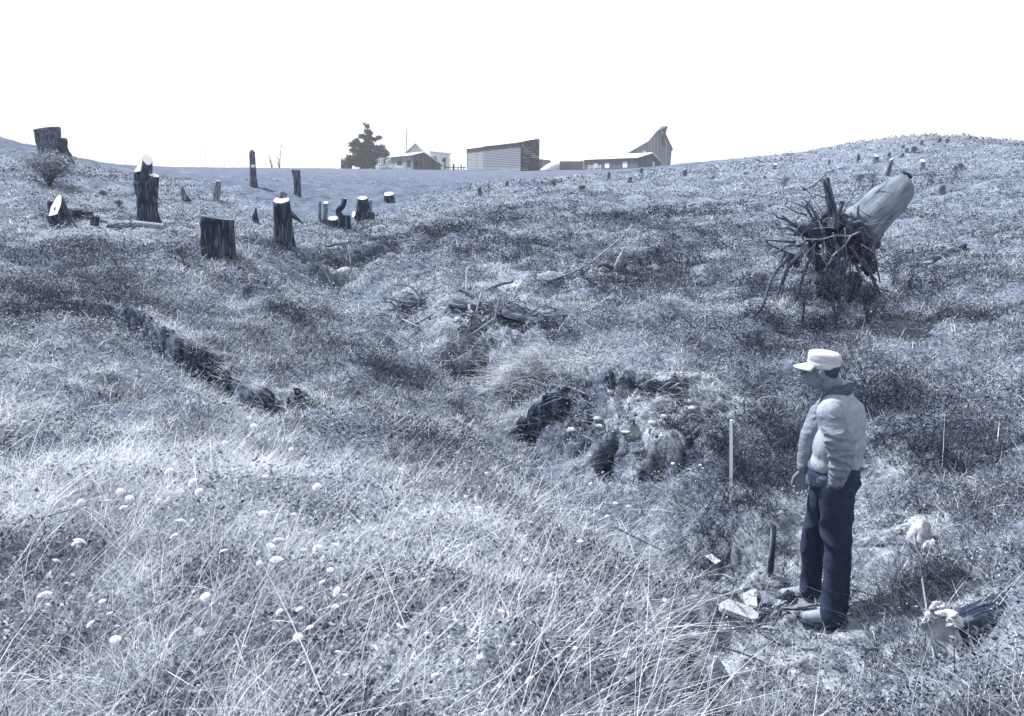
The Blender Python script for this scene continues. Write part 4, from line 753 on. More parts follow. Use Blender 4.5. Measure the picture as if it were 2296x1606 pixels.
f3([(1700,900),(2040,900),(2036,592),(1712,560)], 188, 'siding_white', 'front_wall', root, .2); f3([(1752,720),(1820,720),(1812,650),(1752,645)], 187.75, 'planks_mid', 'window', root, .05); f3([(1912,740),(1966,740),(1966,655),(1912,700)], 187.75, 'dark_opening', 'window', root, .05); f3([(1944,860),(1968,860),(1968,740),(1944,740)], 187.75, 'planks_dark', 'door', root, .05)
m = MB(); a, b = V3(*q3(1695,553), 187.4), V3(*q3(2050,588), 187.4); K = Vector((0, 6, .3)); m.slab([a, b, b+K, a+K], Vector((0, 0, 1)), .2); m.build('roof', 'tin_roof', root, False); m = MB(); a, b = V3(*q3(1700,900), 193), V3(*q3(2040,900), 193); m.slab([a, b, b+Vector((0,0,4)), a+Vector((0,0,4.3))], Vector((0, 1, 0)), .2); m.slab([V3(*q3(1700,900),188.2), V3(*q3(1700,900),193), V3(*q3(1700,570),193), V3(*q3(1708,565),188.2)], Vector((-1,0,0)), .2); m.build('back_walls', 'siding_white', root, False)
def pole(u, v0, v1, Y, rpx, label, name='utility_pole', cat='pole', mat='pole', **k):
    m = MB(); a = V3(u, v1, Y); b = V3(u, v0, Y); m.tube([a-Vector((0, 0, 1)), a.lerp(b, .5), b], [rpx*px(Y)]*3, 8); return tag(m.build(name, mat), label, cat, **k)
pole(911.5, 288, 352, 200, .8, 'tall thin mast rising behind the roof of the left shed', 'mast', 'mast'); pole(461.5, 316, 378, 150, .55, 'thin pole on the skyline at left, taller of the two', mat='dead_wood'); pole(502.5, 355, 378, 150, .5, 'short thin pole on the skyline right of the taller one', mat='dead_wood'); pole(776, 372, 381, 170, .6, 'tiny post on the skyline by the small dark shed', 'fence_post', 'post'); 
pole(1010, 337, 381, 180, .45, 'faint thin pole between the block outbuilding and the corn crib', mat='dead_wood')
GP = 'fence posts between shed and corn crib'
for u, v0, r, lab in [(1017,368,2.0,'thick dark fence post right of the block outbuilding'),(1027,374,1.0,'thin short fence post right of the thick dark one'),(1034,369,1.2,'pale taller fence post before the corn crib'),(1040,373,1.0,'last small fence post left of the corn crib')]:
    pole(u, v0, 384, 150, r, lab, 'fence_post', 'post', 'planks_dark' if 'dark' in lab else 'planks_mid', group=GP)
m = MB(); a = V3(1000,376,150.2); b = V3(1045,376,150.2); m.tube([a, b], .06, 6); m.tube([a-Vector((0,0,.5)), b-Vector((0,0,.5))], .06, 6); tag(m.build('fence_rail', 'planks_mid'), 'thin rails of the fence before the corn crib', 'fence')
def tree(uv, Y, hpx, wpx, label, name='evergreen_tree'):
    s = px(Y); p = V3(*uv, Y); root = empty(name, p, label, 'tree'); h = hpx*s; wd = wpx*s
    m = MB(); P = [p-Vector((0,0,1)), p+Vector((0,0,h*.35)), p+Vector((.1,0,h*.7)), p+Vector((.3,0,h))]; m.tube(bez(P, 8), lerp(.28, .04, 8), 8, .1); m.build('trunk', 'bark_dark', root)
    Pt = []; lm = MB()
    lobes = [(-.38,.20,.17,.10),(-.22,.18,.16,.11),(.0,.16,.16,.12),(.16,.22,.15,.13),(.33,.36,.13,.10),(.24,.44,.14,.12),(.36,.30,.09,.07),(-.12,.36,.15,.12),(-.26,.42,.10,.08),(-.20,.58,.12,.10),(-.31,.55,.07,.06),(-.08,.50,.12,.12),(.06,.54,.10,.09),(.02,.68,.10,.09),(.15,.66,.10,.045),(.24,.70,.05,.03),(-.10,.72,.09,.06),(.0,.82,.06,.08),(.06,.78,.07,.05),(.015,.92,.025,.08),(-.05,.30,.18,.15),(.10,.36,.16,.15),(-.30,.28,.14,.07),(-.1,.05,.05,.04),(.28,.24,.12,.08),(-.03,.98,.015,.03)]
    for (a, b, c, e) in lobes:
        cy = random.uniform(-.14, .14); e0 = p+Vector((a*wd, cy*wd, b*h)); lm.tube(bez([p+Vector((0,0,b*h*.75)), p.lerp(e0,.6)+Vector((0,0,b*h*.33)), e0], 4), lerp(.09, .03, 4), 5)
        n = int(70000*c*e)+60; d = rng.normal(size=(n, 3)); d /= np.linalg.norm(d, axis=1)[:,None]; q = np.array([e0.x, e0.y, e0.z])+d*(rng.random((n,1))**.45)*np.array([c*wd, c*wd, e*h])*.92; nz = np.array([mnoise.noise(Vector(z)*1.2) for z in q]); Pt.append(q[nz > -.12])
    lm.build('limbs', 'bark_dark', root); P_ = np.concatenate(Pt)-np.array(p); V, F, sh = leaf_mesh(P_, .32+.25*rng.random(len(P_)), .5+rng.normal(0, .25, len(P_))); fast_mesh('crown', V, F, 'needles', root, {'shade': sh})
tree((825,383), 182, 102, 104, 'tall irregular evergreen with a pointed top beside the left shed')
def far_bush(uv, Y, wpx, hpx, label, n=700, sh0=.7, name='shrub'):
    p = V3(*uv, Y); s = px(Y); root = empty(name, p, label, 'bush'); m = MB()
    for k in range(9): e = p+Vector((random.uniform(-.5,.5)*wpx*s, random.uniform(-1,1), hpx*s*random.uniform(.5,1))); m.tube([p+Vector(((e.x-p.x)*.6, 0, -.5)), e], [.05, .02], 5)
    m.build('stems', 'dead_wood', root); q = rng.uniform(-1, 1, (n, 3))*np.array([wpx*s*.5, 1.2, hpx*s*.42])+np.array([0, 0, hpx*s*.4]); V, F, sh = leaf_mesh(q, .22+.2*rng.random(n), sh0+rng.normal(0, .2, n)); fast_mesh('foliage', V, F, 'grass_blades', root, {'shade': sh})
far_bush((875,382), 163, 62, 12, 'pale scrubby shrubs growing along the front of the left shed'); far_bush((862,380), 163, 30, 30, 'taller thin pale shrub against the left shed wall', 260)
def bare_shrub(u, v, Y, tips, label):
    p = V3(u, v, Y); root = empty('bare_shrub', p, label, 'shrub'); s = px(Y)
    for (dx, dh) in tips:
        m = MB(); e = p+Vector((dx*s, random.uniform(-.8,.8), dh*s)); B = bez([p-Vector((0,0,.4)), p.lerp(e,.5)+Vector((dx*s*-.12,0,dh*s*.05)), e], 7); m.tube(B, lerp(1.0*s, .3*s, 7), 5)
        for k in range(2, 7):
            for j in range(2): d = Vector((random.uniform(-1,1), random.uniform(-.6,.6), random.uniform(.8,1.6))).normalized(); m.tube([B[k], B[k]+d*dh*s*random.uniform(.12,.26)], [.35*s, .12*s], 4)
        m.build('branch', 'root_pale', root)
bare_shrub(627, 378, 140, [(-2,26),(4,36),(11,54),(1,20),(-4,14)], 'bare forked shrub on the skyline, taller of the two, its longest twig leaning right'); bare_shrub(610, 379, 140, [(-6,34),(-2,22),(-9,20),(3,14)], 'bare shrub on the skyline, shorter of the two, leaning left')

# ------------------------------------------------------------------ debris in the gully
GS = 'broken branches lying about the gully'
def stick(pts, r0, r1, label, mat='dead_wood', lift=(0, 0), n=8, group=GS, name='branch', twigs=0):
    """pts: (u, v, height above the ground in metres)"""
    P = []
    for u, v, h in pts: q = Vector(hit(u, v)); q.z += h; P.append(q)
    m = MB(); B = bez(P, n); m.tube(B, lerp(r0, r1, n), 8, .15, random.random()*9)
    for k in range(twigs): i = random.randint(2, n-1); d = Vector((random.uniform(-1,1), random.uniform(-.6,.4), random.uniform(.1,1))).normalized(); m.tube([B[i], B[i]+d*random.uniform(.1,.3)], [r1*.7, r1*.3], 5)
    return tag(m.build(name, mat), label, 'branch', group)
log((1012,694), (1100,700), 11, 'pale-topped log spanning the dark hole in the middle of the gully', 'bark', cut='dead_wood', seed=8, lift=.7, z0=2, z1=4)
log((1120,712), (1222,738), 11, 'darker log end pointing right over the second hollow of the gully', 'bark_dark', cut='bark_dark', seed=9, lift=.6, z0=3, z1=2)
for q in [([(1052,700,.1),(1058,770,.05)],.018,.012,'thin stick standing down into the dark gully hole','dead_wood'),([(1080,690,.2),(1045,780,.0)],.016,.01,'slanting stick crossing the mouth of the dark gully hole','root_pale'),([(1105,735,.1),(1058,765,.1),(1030,760,.05)],.02,.012,'crooked pale stick lying inside the dark gully hole','root_pale'),
    ([(1120,702,.2),(1100,775,.05)],.02,.012,'dark prop-like stick right of the dark gully hole','root_wood'),([(1045,662,.0),(1046,640,.28)],.016,.008,'short white upright stick behind the pale-topped log','root_pale'),([(950,688,.05),(905,695,.12),(858,672,.05)],.03,.012,'dark dead branch left of the log, pointing left','root_wood'),([(955,690,.05),(920,672,.2),(880,660,.15)],.022,.01,'dark dead branch arching over the others left of the log','root_wood'),
    ([(948,668,.05),(985,658,.1),(1002,642,.1)],.016,.01,'straight pale stick pointing up right behind the dead branches','root_pale'),([(900,690,.02),(930,700,.1),(960,685,.12)],.025,.01,'dark branch lying across the dead branch pile','root_wood'),([(925,735,.03),(975,712,.06)],.02,.012,'short pale stick left of the gully hole','root_pale'),([(900,718,.02),(940,742,.05)],.015,.01,'thin stick lying below the dead branch pile','dead_wood'),([(980,745,.03),(1010,715,.12)],.016,.01,'small leaning stick at the left lip of the gully hole','dead_wood'),
    ([(1220,720,.06),(1330,706,.02),(1400,716,.02)],.015,.006,'long thin curved stick running right from the darker log','root_pale'),([(1160,655,.05),(1300,612,.06),(1400,560,.3)],.025,.012,'long pale branch lying up the right slope to the split snag','dead_wood'),([(1060,668,.02),(1120,650,.08),(1150,640,.05)],.03,.015,'thick dark branch on the pale silt behind the log','root_wood'),([(1030,650,.02),(1100,690,.06)],.02,.01,'dark branch slanting down to the pale-topped log','root_wood'),
    ([(745,595,.1),(775,600,.25),(790,592,.2)],.01,.006,'pale stick bridging the dark gully head','root_pale'),([(782,580,.25),(787,610,.0)],.008,.005,'thin pale stick hanging in the dark gully head','root_pale'),([(700,572,.05),(745,600,.1)],.02,.012,'stick lying left of the gully head','dead_wood'),([(730,560,.05),(790,560,.15)],.018,.012,'stick lying across behind the gully head','root_wood'),([(745,650,.05),(720,600,.1)],.012,.006,'stick slanting down below the gully head','root_wood'),
    ([(1500,1530,.06),(1400,1275,.3),(1380,1255,.32)],.008,.004,'thin pale stalk-like stick at the edge of the near bank','root_pale'),([(2096,1500,.02),(2040,1300,.35)],.006,.004,'thin pale rod leaning beside the cut log in the lower right corner','root_pale'),([(1880,1335,.08),(2010,1370,.05)],.006,.003,'thin pale twig on the ground right of the standing man','root_pale'),([(1770,1340,.02),(1835,1358,.03)],.012,.008,'thin pale twig in front of the man near his left foot','root_pale'),([(1470,1415,.03),(1700,1500,.06),(1800,1560,.03)],.008,.004,'long thin pale stalk lying across the bare sand','root_pale'),([(1480,1480,.05),(1560,1530,.05),(1640,1560,.02)],.014,.01,'dark stick at the bottom edge of the near bank','root_wood'),
    ([(1375,1275,.25),(1480,1292,.22)],.007,.005,'pale straight straw-like stick over the dark bank hollow','root_pale'),([(1545,1480,.03),(1575,1500,.08)],.012,.008,'short pale curved stick left of the white triangle of wood','root_pale'),([(2045,655,.2),(2130,640,.1)],.01,.006,'thin pale twig at right below the uprooted tree','root_pale'),([(90,1235,.15),(300,1190,.2)],.004,.002,'long pale stalk crossing the left foreground','root_pale')]:
    stick(*q[:4], mat=q[4])
def brush(uv, wpx, hpx, n, label):
    p = Vector(hit(*uv)); s = p.length/FPX; root = empty('brush_pile', p, label, 'brush pile')
    for k in range(n):
        a = p+Vector((random.gauss(0, .28)*wpx*s, random.gauss(0, .22)*wpx*s, 0)); a.z = gz(a.x, a.y)+random.random()*hpx*s*.5; q = random.uniform(0, 6.28); L = random.uniform(.25, 1)*wpx*s*.55; e = a+Vector((math.cos(q)*L, math.sin(q)*L*.7, random.uniform(-.1, .5)*hpx*s)); e.z = max(e.z, gz(e.x, e.y))
        md = a.lerp(e, .5)+Vector((random.uniform(-.1,.1)*L, 0, random.uniform(0,.15)*L)); m = MB(); r = random.uniform(.004, .014); B = bez([a, md, e], 6); m.tube(B, lerp(r, r*.35, 6), 6, .3, k)
        for t in range(2): i = random.randint(2, 5); m.tube([B[i], B[i]+Vector((random.uniform(-1,1), random.uniform(-1,1), random.uniform(0,1)))*L*.2], [r*.5, r*.2], 4)
        m.build('twig', random.choice(['root_wood','root_wood','root_wood','root_pale','dead_wood']), root)
brush((910,690), 90, 34, 60, 'tangle of dark dead branches left of the log in the gully'); brush((1075,735), 90, 40, 70, 'brush tangled round the dark hole under the pale-topped log'); brush((1175,720), 110, 34, 60, 'dark brush heaped on the darker log right of the gully hole'); brush((765,595), 70, 30, 40, 'brush caught in the dark gully head below the stumps'); brush((1330,630), 120, 14, 30, 'thin dead twigs strewn on the right slope below the split snag')
brush((1700,1400), 200, 8, 26, 'dead twigs scattered on the bare sand left of the man')
# split snag on the right slope
p = Vector(hit(1385,606)); s = p.length/FPX; root = empty('split_snag', p, 'pale split broken snag leaning right on the middle of the right slope', 'tree stump')
limb(root, p, s, [(-5,0,-6),(4,0,20),(14,2,50)], [9,8,2.5], 'splinter', 'dead_wood', False, 1); limb(root, p, s, [(0,0,-4),(14,0,18),(28,0,42)], [7,4,1.5], 'splinter', 'dead_wood', False, 2); limb(root, p, s, [(-2,2,0),(-18,4,8),(-34,4,12),(-44,4,6)], [8,6,4,2], 'root', 'root_wood', False, 3)
log((2085,592), (2160,556), 8, 'dark weathered log lying at the right edge beyond the uprooted tree', 'bark', seed=12, cut='dead_wood'); log((2035,597), (2092,590), 4, 'thin dark fallen limb between the tall weeds and the right-edge log', 'bark_pale', seed=13, cut='dead_wood')
# clods and stones
def rock(uv, wpx, hpx, label, mat='stone', name='stone', cat='stone', group=None, rough=.5, sub=12, sink=.3):
    p = Vector(hit(*uv)); s = p.length/FPX; m = MB(); sd = random.random()*50
    for a in range(sub+1):
        for b in range(sub*2):
            th = math.pi*a/sub; ph = math.pi*b/sub; d = Vector((math.sin(th)*math.cos(ph), math.sin(th)*math.sin(ph), math.cos(th))); f = 1+rough*.8*mnoise.noise(d*1.6+Vector((sd, 0, 0)))-rough*.7*abs(mnoise.noise(d*3.3+Vector((sd, 0, 0))))+rough*.25*mnoise.noise(d*8+Vector((sd, 0, 0)))
            m.v.append((p.x+d.x*f*wpx*s*.5, p.y+d.y*f*wpx*s*.45, p.z+(d.z*f+1-sink*2)*hpx*s*.5))
    for a in range(sub):
        for b in range(sub*2): m.f.append((a*sub*2+b, (a+1)*sub*2+b, (a+1)*sub*2+(b+1) % (sub*2), a*sub*2+(b+1) % (sub*2)))
    return tag(m.build(name, mat), label, cat, group)
rock((1850,1392), 42, 44, 'rounded grey stone right in front of the man\'s left heel'); rock((2060,1222), 56, 70, 'bright white lump of stone on the grassy bank right of the man', 'limestone'); rock((2085,1240), 30, 40, 'smaller pale lump below the bright white one on the bank', 'limestone')
rock((1768,1348), 30, 34, 'dark clod left of the man\'s front boot', 'soil', 'clod', 'clod'); rock((1800,1380), 26, 16, 'low dark root-like clod between twig and grey stone', 'soil', 'clod', 'clod'); rock((1812,1385), 14, 14, 'small white pebble left of the grey stone at the man\'s feet', 'sand')
GC = 'clods of soil fallen from the cut bank'
for k in range(36):
    u = random.uniform(1240,1570); v = random.uniform(880,985); rock((u, v), random.uniform(8,24), random.uniform(6,14), 'crumbly clod fallen from the cut bank in the middle of the gully', random.choice(['soil','sand','stone','soil']), 'clod', 'clod', GC, sub=6)
GC2 = 'small pale stones on the bare sand'
for k in range(34):
    u = random.gauss(1720,90); v = random.gauss(1400,80)
    if 1745 < u < 1920 and 1290 < v < 1400: continue
    rock((u, min(v, 1560)), random.uniform(6,18), random.uniform(5,10), 'small pale stone lying on the bare sand around the man', random.choice(['sand','stone']), 'stone', 'stone', GC2, sub=6)
# boards, stakes, corner log
def board(uvs, th, mat, label, name, cat, lift=.03):
    P = [Vector(hit(u, v))+Vector((0, 0, lift)) for u, v in uvs]; c = sum(P, Vector())/len(P); N = (P[1]-P[0]).cross(P[2]-P[1]).normalized(); N = N if N.z > 0 else -N
    P = [p-N*(p-c).dot(N)*.85 for p in P]; m = MB(); m.slab([p+N*th for p in P], N, th); return tag(m.build(name, mat, None, False), label, cat)
board([(1610,1368),(1625,1360),(1692,1385),(1690,1404),(1680,1406),(1612,1382)], .045, 'board_white', 'bright white flat board lying on the sand left of the man', 'board', 'board'); board([(1662,1345),(1692,1335),(1694,1375),(1672,1378)], .03, 'sand', 'pale upright-set slab behind the bright white board', 'slab', 'stone', .03); board([(1583,1257),(1598,1252),(1618,1268),(1606,1276)], .025, 'board_white', 'small white chip of board on the bank above the bright white board', 'board', 'board')
m = MB(); p = Vector(hit(1605,1520)); s = p.length/FPX; ex = Vector((1, .2, 0)).normalized(); ez = Vector((0, -.25, 1)).normalized(); pts = [p+ex*a*s+ez*b*s for a, b in [(-14,-8),(2,-6),(19,24),(14,32),(-3,58),(-8,56)]]
m.slab(pts, Vector((0, -1, .2)), .02); tag(m.build('wood_splinter', 'board_white', None, False), 'bright white triangular piece of wood standing in the grass at the bottom right', 'wood piece')
def stake(uv, top, wpx, label, mat, name, lean=0):
    p = Vector(hit(*uv)); s = math.hypot(p.x, p.y)/FPX; k = W(top[0], top[1], p.y); t = Vector((k[0], p.y, k[2])); m = MB(); m.tube([p-Vector((0,0,.15)), p.lerp(t,.5), t], [wpx*s/2, wpx*s/2, wpx*s/2*.92], 4 if mat == 'paint_white' else 12, .06, 2); return tag(m.build(name, mat, None, mat != 'paint_white'), label, 'stake')
stake((1640,1125), (1639,942), 7.5, 'slender white survey stake upright in the grass left of the man', 'paint_white', 'survey_stake'); stake((1727,1294), (1735,1178), 14, 'short thick dark barked stake in the sand left of the man\'s legs', 'bark', 'wooden_stake')
p = Vector(hit(2115,1462)); s = p.length/FPX; root = empty('cut_log', p, 'thick sawn log in the lower right corner with a round face and ragged white bark', 'log')
m = MB(); c0 = p+Vector((-12*s, -.05, 38*s)); ax = Vector((.80, .60, -.10)).normalized(); m_pts = [c0+ax*t for t in (0, .06, .3, .6, 1.0)]; ring = m.tube(m_pts, [40*s, 43*s, 44*s, 45*s, 46*s], 30, .12, 7, True, .02, 5); first = m.v[:30]; m.build('log_body', 'bark_dark', root); fan(first, -ax).build('cut_face', 'stone', root)
e1 = Vector((ax.y, -ax.x, 0)).normalized(); e2 = e1.cross(ax); e2 = e2 if e2.z > 0 else -e2
for q, (a, rr_, w1, w2, mt) in enumerate([(1.2,40,17,11,'limestone'),(1.7,46,22,13,'limestone'),(2.15,44,19,14,'limestone'),(2.55,42,15,10,'stone'),(1.95,60,13,10,'stone')]):
    c = c0+(e1*math.cos(a)+e2*math.sin(a))*rr_*s+ax*.01; m = MB(); k0 = 0; tn = -e1*math.sin(a)+e2*math.cos(a); on = e1*math.cos(a)+e2*math.sin(a)
    for A_ in range(15):
        for B_ in range(26):
            th = math.pi*A_/14; ph = 2*math.pi*B_/26; d = Vector((math.sin(th)*math.cos(ph), math.sin(th)*math.sin(ph), math.cos(th))); f = 1+.6*mnoise.noise(d*1.2+Vector((q*7, 0, 0)))-.7*abs(mnoise.noise(d*3+Vector((q*7, 0, 0))))+.2*mnoise.noise(d*8+Vector((q*7, 0, 0)))
            m.v.append(tuple(c+(tn*d.x*w1*s+on*d.y*w2*s+ax*d.z*.06)*f))
    for A_ in range(14):
        for B_ in range(26): m.f.append((A_*26+B_, (A_+1)*26+B_, (A_+1)*26+(B_+1) % 26, A_*26+(B_+1) % 26))
    m.build('torn_bark', mt, root)

# ------------------------------------------------------------------ dandelions
def petals():
    m = MB(); 
    for ring_, (rr, hz, n) in enumerate([(1.0, .0, 16), (.8, .22, 13), (.55, .38, 9), (.3, .48, 6)]):
        for k in range(n):
            a = 6.283*(k+.5*ring_)/n; d = Vector((math.cos(a), math.sin(a), 0)); t = Vector((-d.y, d.x, 0)); m.quad([tuple(d*.1+Vector((0,0,hz-.1))), tuple(d*rr*.6+t*.16+Vector((0,0,hz+.08))), tuple(d*rr+Vector((0,0,hz))), tuple(d*rr*.6-t*.16+Vector((0,0,hz+.08)))])
    for k in range(8): a = 6.283*k/8; b_ = 6.283*(k+1)/8; m.quad([(math.cos(a)*.5, math.sin(a)*.5, 0), (math.cos(b_)*.5, math.sin(b_)*.5, 0), (0, 0, -.45)])
    return m
HEAD = bpy.data.meshes.new('flower_head'); pm = petals(); HEAD.from_pydata(pm.v, [], pm.f); HEAD.materials.append(MAT['petal'])
sm_ = MB(); sm_.tube(bez([(0,0,-.02), (.008,.004,.5), (0,0,1)], 4), .0014, 5); STEMM = bpy.data.meshes.new('stem'); STEMM.from_pydata(sm_.v, [], sm_.f); STEMM.materials.append(MAT['stem_pale'])
Fl = []
for X, Y, w_ in [(805,145,20),(645,228,30),(565,312,25),(675,365,28),(915,298,28),(998,242,20),(1130,232,25),(372,330,25),(1072,440,42),(1160,515,15),(1030,575,36),(365,597,45),(1750,575,42),(1705,650,38),(1950,562,28),(2033,658,30),(2155,635,36),(2110,750,32),(1745,738,48),(1625,748,25),(718,765,28),(825,790,18),(135,988,48),(165,1072,22),(535,1022,25),(1530,1030,35),(1903,1048,30),(2165,930,40),(2220,952,28),(2065,875,25),(458,1200,32),(805,1200,50),(625,1290,38),(712,1298,34),(915,1330,22),(890,1382,30),(1415,602,28),(1860,388,22),(1988,438,22),(180,875,20),(2155,1028,25)]: Fl.append((90+X*.3963, 1300+Y*.3963, w_*.3963))
for X, Y, w_ in [(148,362,24),(78,242,20),(15,450,22),(472,388,18),(40,705,30),(265,100,18),(312,68,18),(620,1090,32),(1025,1078,28),(865,350,32),(1255,138,24),(1830,282,20),(1920,295,15),(1772,372,16),(1195,755,22),(1580,612,25),(1575,565,15),(2040,675,20),(1838,810,20),(1365,885,18),(1432,870,18),(2178,1055,18),(2228,1108,20),(2198,1185,20),(870,1382,25),(1540,1325,20),(1222,1560,36),(560,1545,30),(770,265,14),(920,80,16),(1655,142,14),(1410,268,20),(1215,262,10),(840,370,16)]: Fl.append((1000+X*.3923, 1300+Y*.3923, w_*.3923))
for X, Y, w_ in [(912,912,20),(1090,962,22),(1540,1020,26),(1455,1092,22),(1575,1085,26),(1450,1190,26),(1375,1190,24),(1838,1248,20),(750,1335,20),(478,1085,30),(212,1080,25),(550,808,15),(1225,905,14),(995,745,12),(225,465,14),(1655,1120,14)]: Fl.append((90+X*.3963, 780+Y*.3963, w_*.3963))
for X, Y, w_ in [(1515,1210,16),(1655,1248,18),(1735,1212,14),(1755,1235,12),(1700,1262,18),(798,868,18),(858,370,14),(857,1135,20),(858,1365,14),(30,1295,20)]: Fl.append((1350+X*.3484, 880+Y*.3484, w_*.3484))
for k in range(26): Fl.append((random.uniform(100, 1000), random.uniform(1330, 1860), random.uniform(9, 15)))
for i, (sx, sy, w_) in enumerate(Fl):
    u, v = sx*.802, sy*.802; hh = random.uniform(.20, .27); p = Vector(hit(u, v)); dist = math.hypot(p.x, p.y); p = Vector(hit(u, v+hh*FPX/dist*.93)); dist = p.length; rad = w_*.802*dist/FPX*.5*2.0
    root = empty('flower', p, ('tiny ' if w_ < 7.2 else 'small ' if w_ < 10 else 'large ' if w_ > 14 else '')+'white flower '+where(u, v), 'flower', 'white flowers dotted through the grass')
    a = bpy.data.objects.new('stem', STEMM); COL.objects.link(a); a.parent = root; a.scale = (1, 1, hh)
    b = bpy.data.objects.new('flower_head', HEAD); COL.objects.link(b); b.parent = root; b.location = (0, 0, hh); b.scale = (rad, rad, rad*random.uniform(.6, .85)); b.rotation_euler = (random.gauss(.35, .3), random.gauss(0, .3), random.random()*6)

# ------------------------------------------------------------------ the man
def remeshed(m, name, mat, parent, voxel=.012, smooth_it=4, disp=None):
    o = m.build(name, mat, parent); md = o.modifiers.new('r', 'REMESH'); md.mode = 'VOXEL'; md.voxel_size = voxel
    if smooth_it: sm2 = o.modifiers.new('s', 'SMOOTH'); sm2.iterations = smooth_it; sm2.factor = .5
    dg = bpy.context.evaluated_depsgraph_get(); dg.update(); me = bpy.data.meshes.new_from_object(o.evaluated_get(dg)); o.modifiers.clear(); old = o.data; o.data = me; bpy.data.meshes.remove(old)
    if disp:
        co = np.empty(len(me.vertices)*3, np.float32); me.vertices.foreach_get('co', co); co = co.reshape(-1, 3); nn = np.empty_like(co).ravel(); me.vertices.foreach_get('normal', nn); nn = nn.reshape(-1, 3)
        co = co+nn*disp(co)[:,None]; me.vertices.foreach_set('co', co.astype(np.float32).ravel()); me.update()
    me.shade_smooth(); me.materials.clear(); me.materials.append(MAT[mat]); return o
def cap(m, a, b, r0, r1, sides=20):                 # tapered capsule
    a = Vector(a); b = Vector(b); d = (b-a).normalized(); pts = []; rad = []
    for k in range(5): t = math.pi/2*k/5; pts.append(a-d*r0*math.cos(t)); rad.append(max(r0*math.sin(t), .001))
    pts += [a, b]; rad += [r0, r1]
    for k in range(4, -1, -1): t = math.pi/2*k/5; pts.append(b+d*r1*math.cos(t)); rad.append(max(r1*math.sin(t), .001))
    m.tube(pts, rad, sides, cap=True)
def chain(m, pts, rad, sides=20):
    for i in range(len(pts)-1): cap(m, pts[i], pts[i+1], rad[i], rad[i+1], sides)
def ell(m, c, r, rz=0, ry=0, n=16):
    M = Matrix.Rotation(rz, 3, 'Z') @ Matrix.Rotation(ry, 3, 'Y'); k0 = len(m.v)
    for a in range(n+1):
        for b in range(2*n): th = math.pi*a/n; ph = math.pi*b/n; m.v.append(tuple(M @ Vector((math.sin(th)*math.cos(ph)*r[0], math.sin(th)*math.sin(ph)*r[1], math.cos(th)*r[2]))+Vector(c)))
    for a in range(n):
        for b in range(2*n): m.f.append((k0+a*2*n+b, k0+(a+1)*2*n+b, k0+(a+1)*2*n+(b+1) % (2*n), k0+a*2*n+(b+1) % (2*n)))
mp = Vector(hit(1852,1378)); mp.x -= .08; OZ = mp.z
man = empty('person', mp, 'man in pale cap, light jacket and dark trousers standing with one hand in his pocket', 'person')
def T(p): return (mp.x+p[0], mp.y+p[1], mp.z+p[2])
FW = Vector((-.90, .43, 0)).normalized(); LF = Vector((-FW.y, FW.x, 0)); FA = math.atan2(FW.y, FW.x)   # facing, his left (towards the camera)
gl = gz(mp.x+.05, mp.y-.12)-OZ; gr = gz(mp.x-.02, mp.y+.22)-OZ
def bodypts(pts): return [T(p) for p in pts]
lh, rh = (.05,-.09,.90), (.07,.09,.90); lk, rk = (.09,-.10,.49), (.015,.15,.48); la, ra = (.085,-.12,.10+gl), (.04,.21,.10+gr)
ls, rs = (-.045,-.155,1.405), (.12,.16,1.42); le, re = (.03,-.225,1.13), (-.045,.195,1.14); lw, rw = (.015,-.178,.95), (-.072,.165,.93)
b = MB(); HC = Vector((-.05, 0, 1.632))
# head: skull, jaw, nose, brow, lips, ears; neck
def hp(f, l, z): v = HC+FW*f+LF*l; return T((v.x, v.y, HC.z+z))
ell(b, hp(-.005,0,.03), (.098,.076,.092), FA); ell(b, hp(.030,0,-.045), (.062,.058,.075), FA); ell(b, hp(.052,0,-.088), (.032,.036,.026), FA); cap(b, hp(.088,0,.012), hp(.110,0,-.028), .009, .015); cap(b, hp(.078,-.03,.028), hp(.078,.03,.028), .014, .014)
ell(b, hp(.086,0,-.058), (.014,.024,.008), FA); ell(b, hp(.082,0,-.068), (.013,.021,.008), FA); ell(b, hp(.055,.045,-.02), (.03,.02,.028), FA); ell(b, hp(.055,-.045,-.02), (.03,.02,.028), FA)
for sg in (1, -1): ell(b, hp(-.008,.078*sg,-.012), (.020,.010,.034), FA+.35*sg); ell(b, hp(-.004,.081*sg,-.036), (.010,.007,.012), FA)
chain(b, [T((.065,0,1.42)), T((.03,0,1.53)), hp(-.02,0,-.04)], [.075,.062,.066])
chain(b, [T((.07,0,.93)), T((.08,0,1.10)), T((.09,0,1.30)), T((.08,0,1.42))], [.13,.12,.14,.09]); chain(b, bodypts([ls, (.07,0,1.42), rs]), [.055,.08,.055])
chain(b, bodypts([ls, le, lw]), [.052,.042,.029]); chain(b, bodypts([rs, re, rw]), [.052,.042,.029]); chain(b, bodypts([lh, lk, la]), [.085,.058,.042]); chain(b, bodypts([rh, rk, ra]), [.085,.058,.042]); cap(b, T((.06,-.05,.92)), T((.07,.05,.92)), .12, .12)
for A_, g_ in ((la, gl), (ra, gr)): chain(b, bodypts([A_, (A_[0]-.10, A_[1]+.05, .045+g_), (A_[0]-.16, A_[1]+.08, .035+g_)]), [.04,.036,.028])
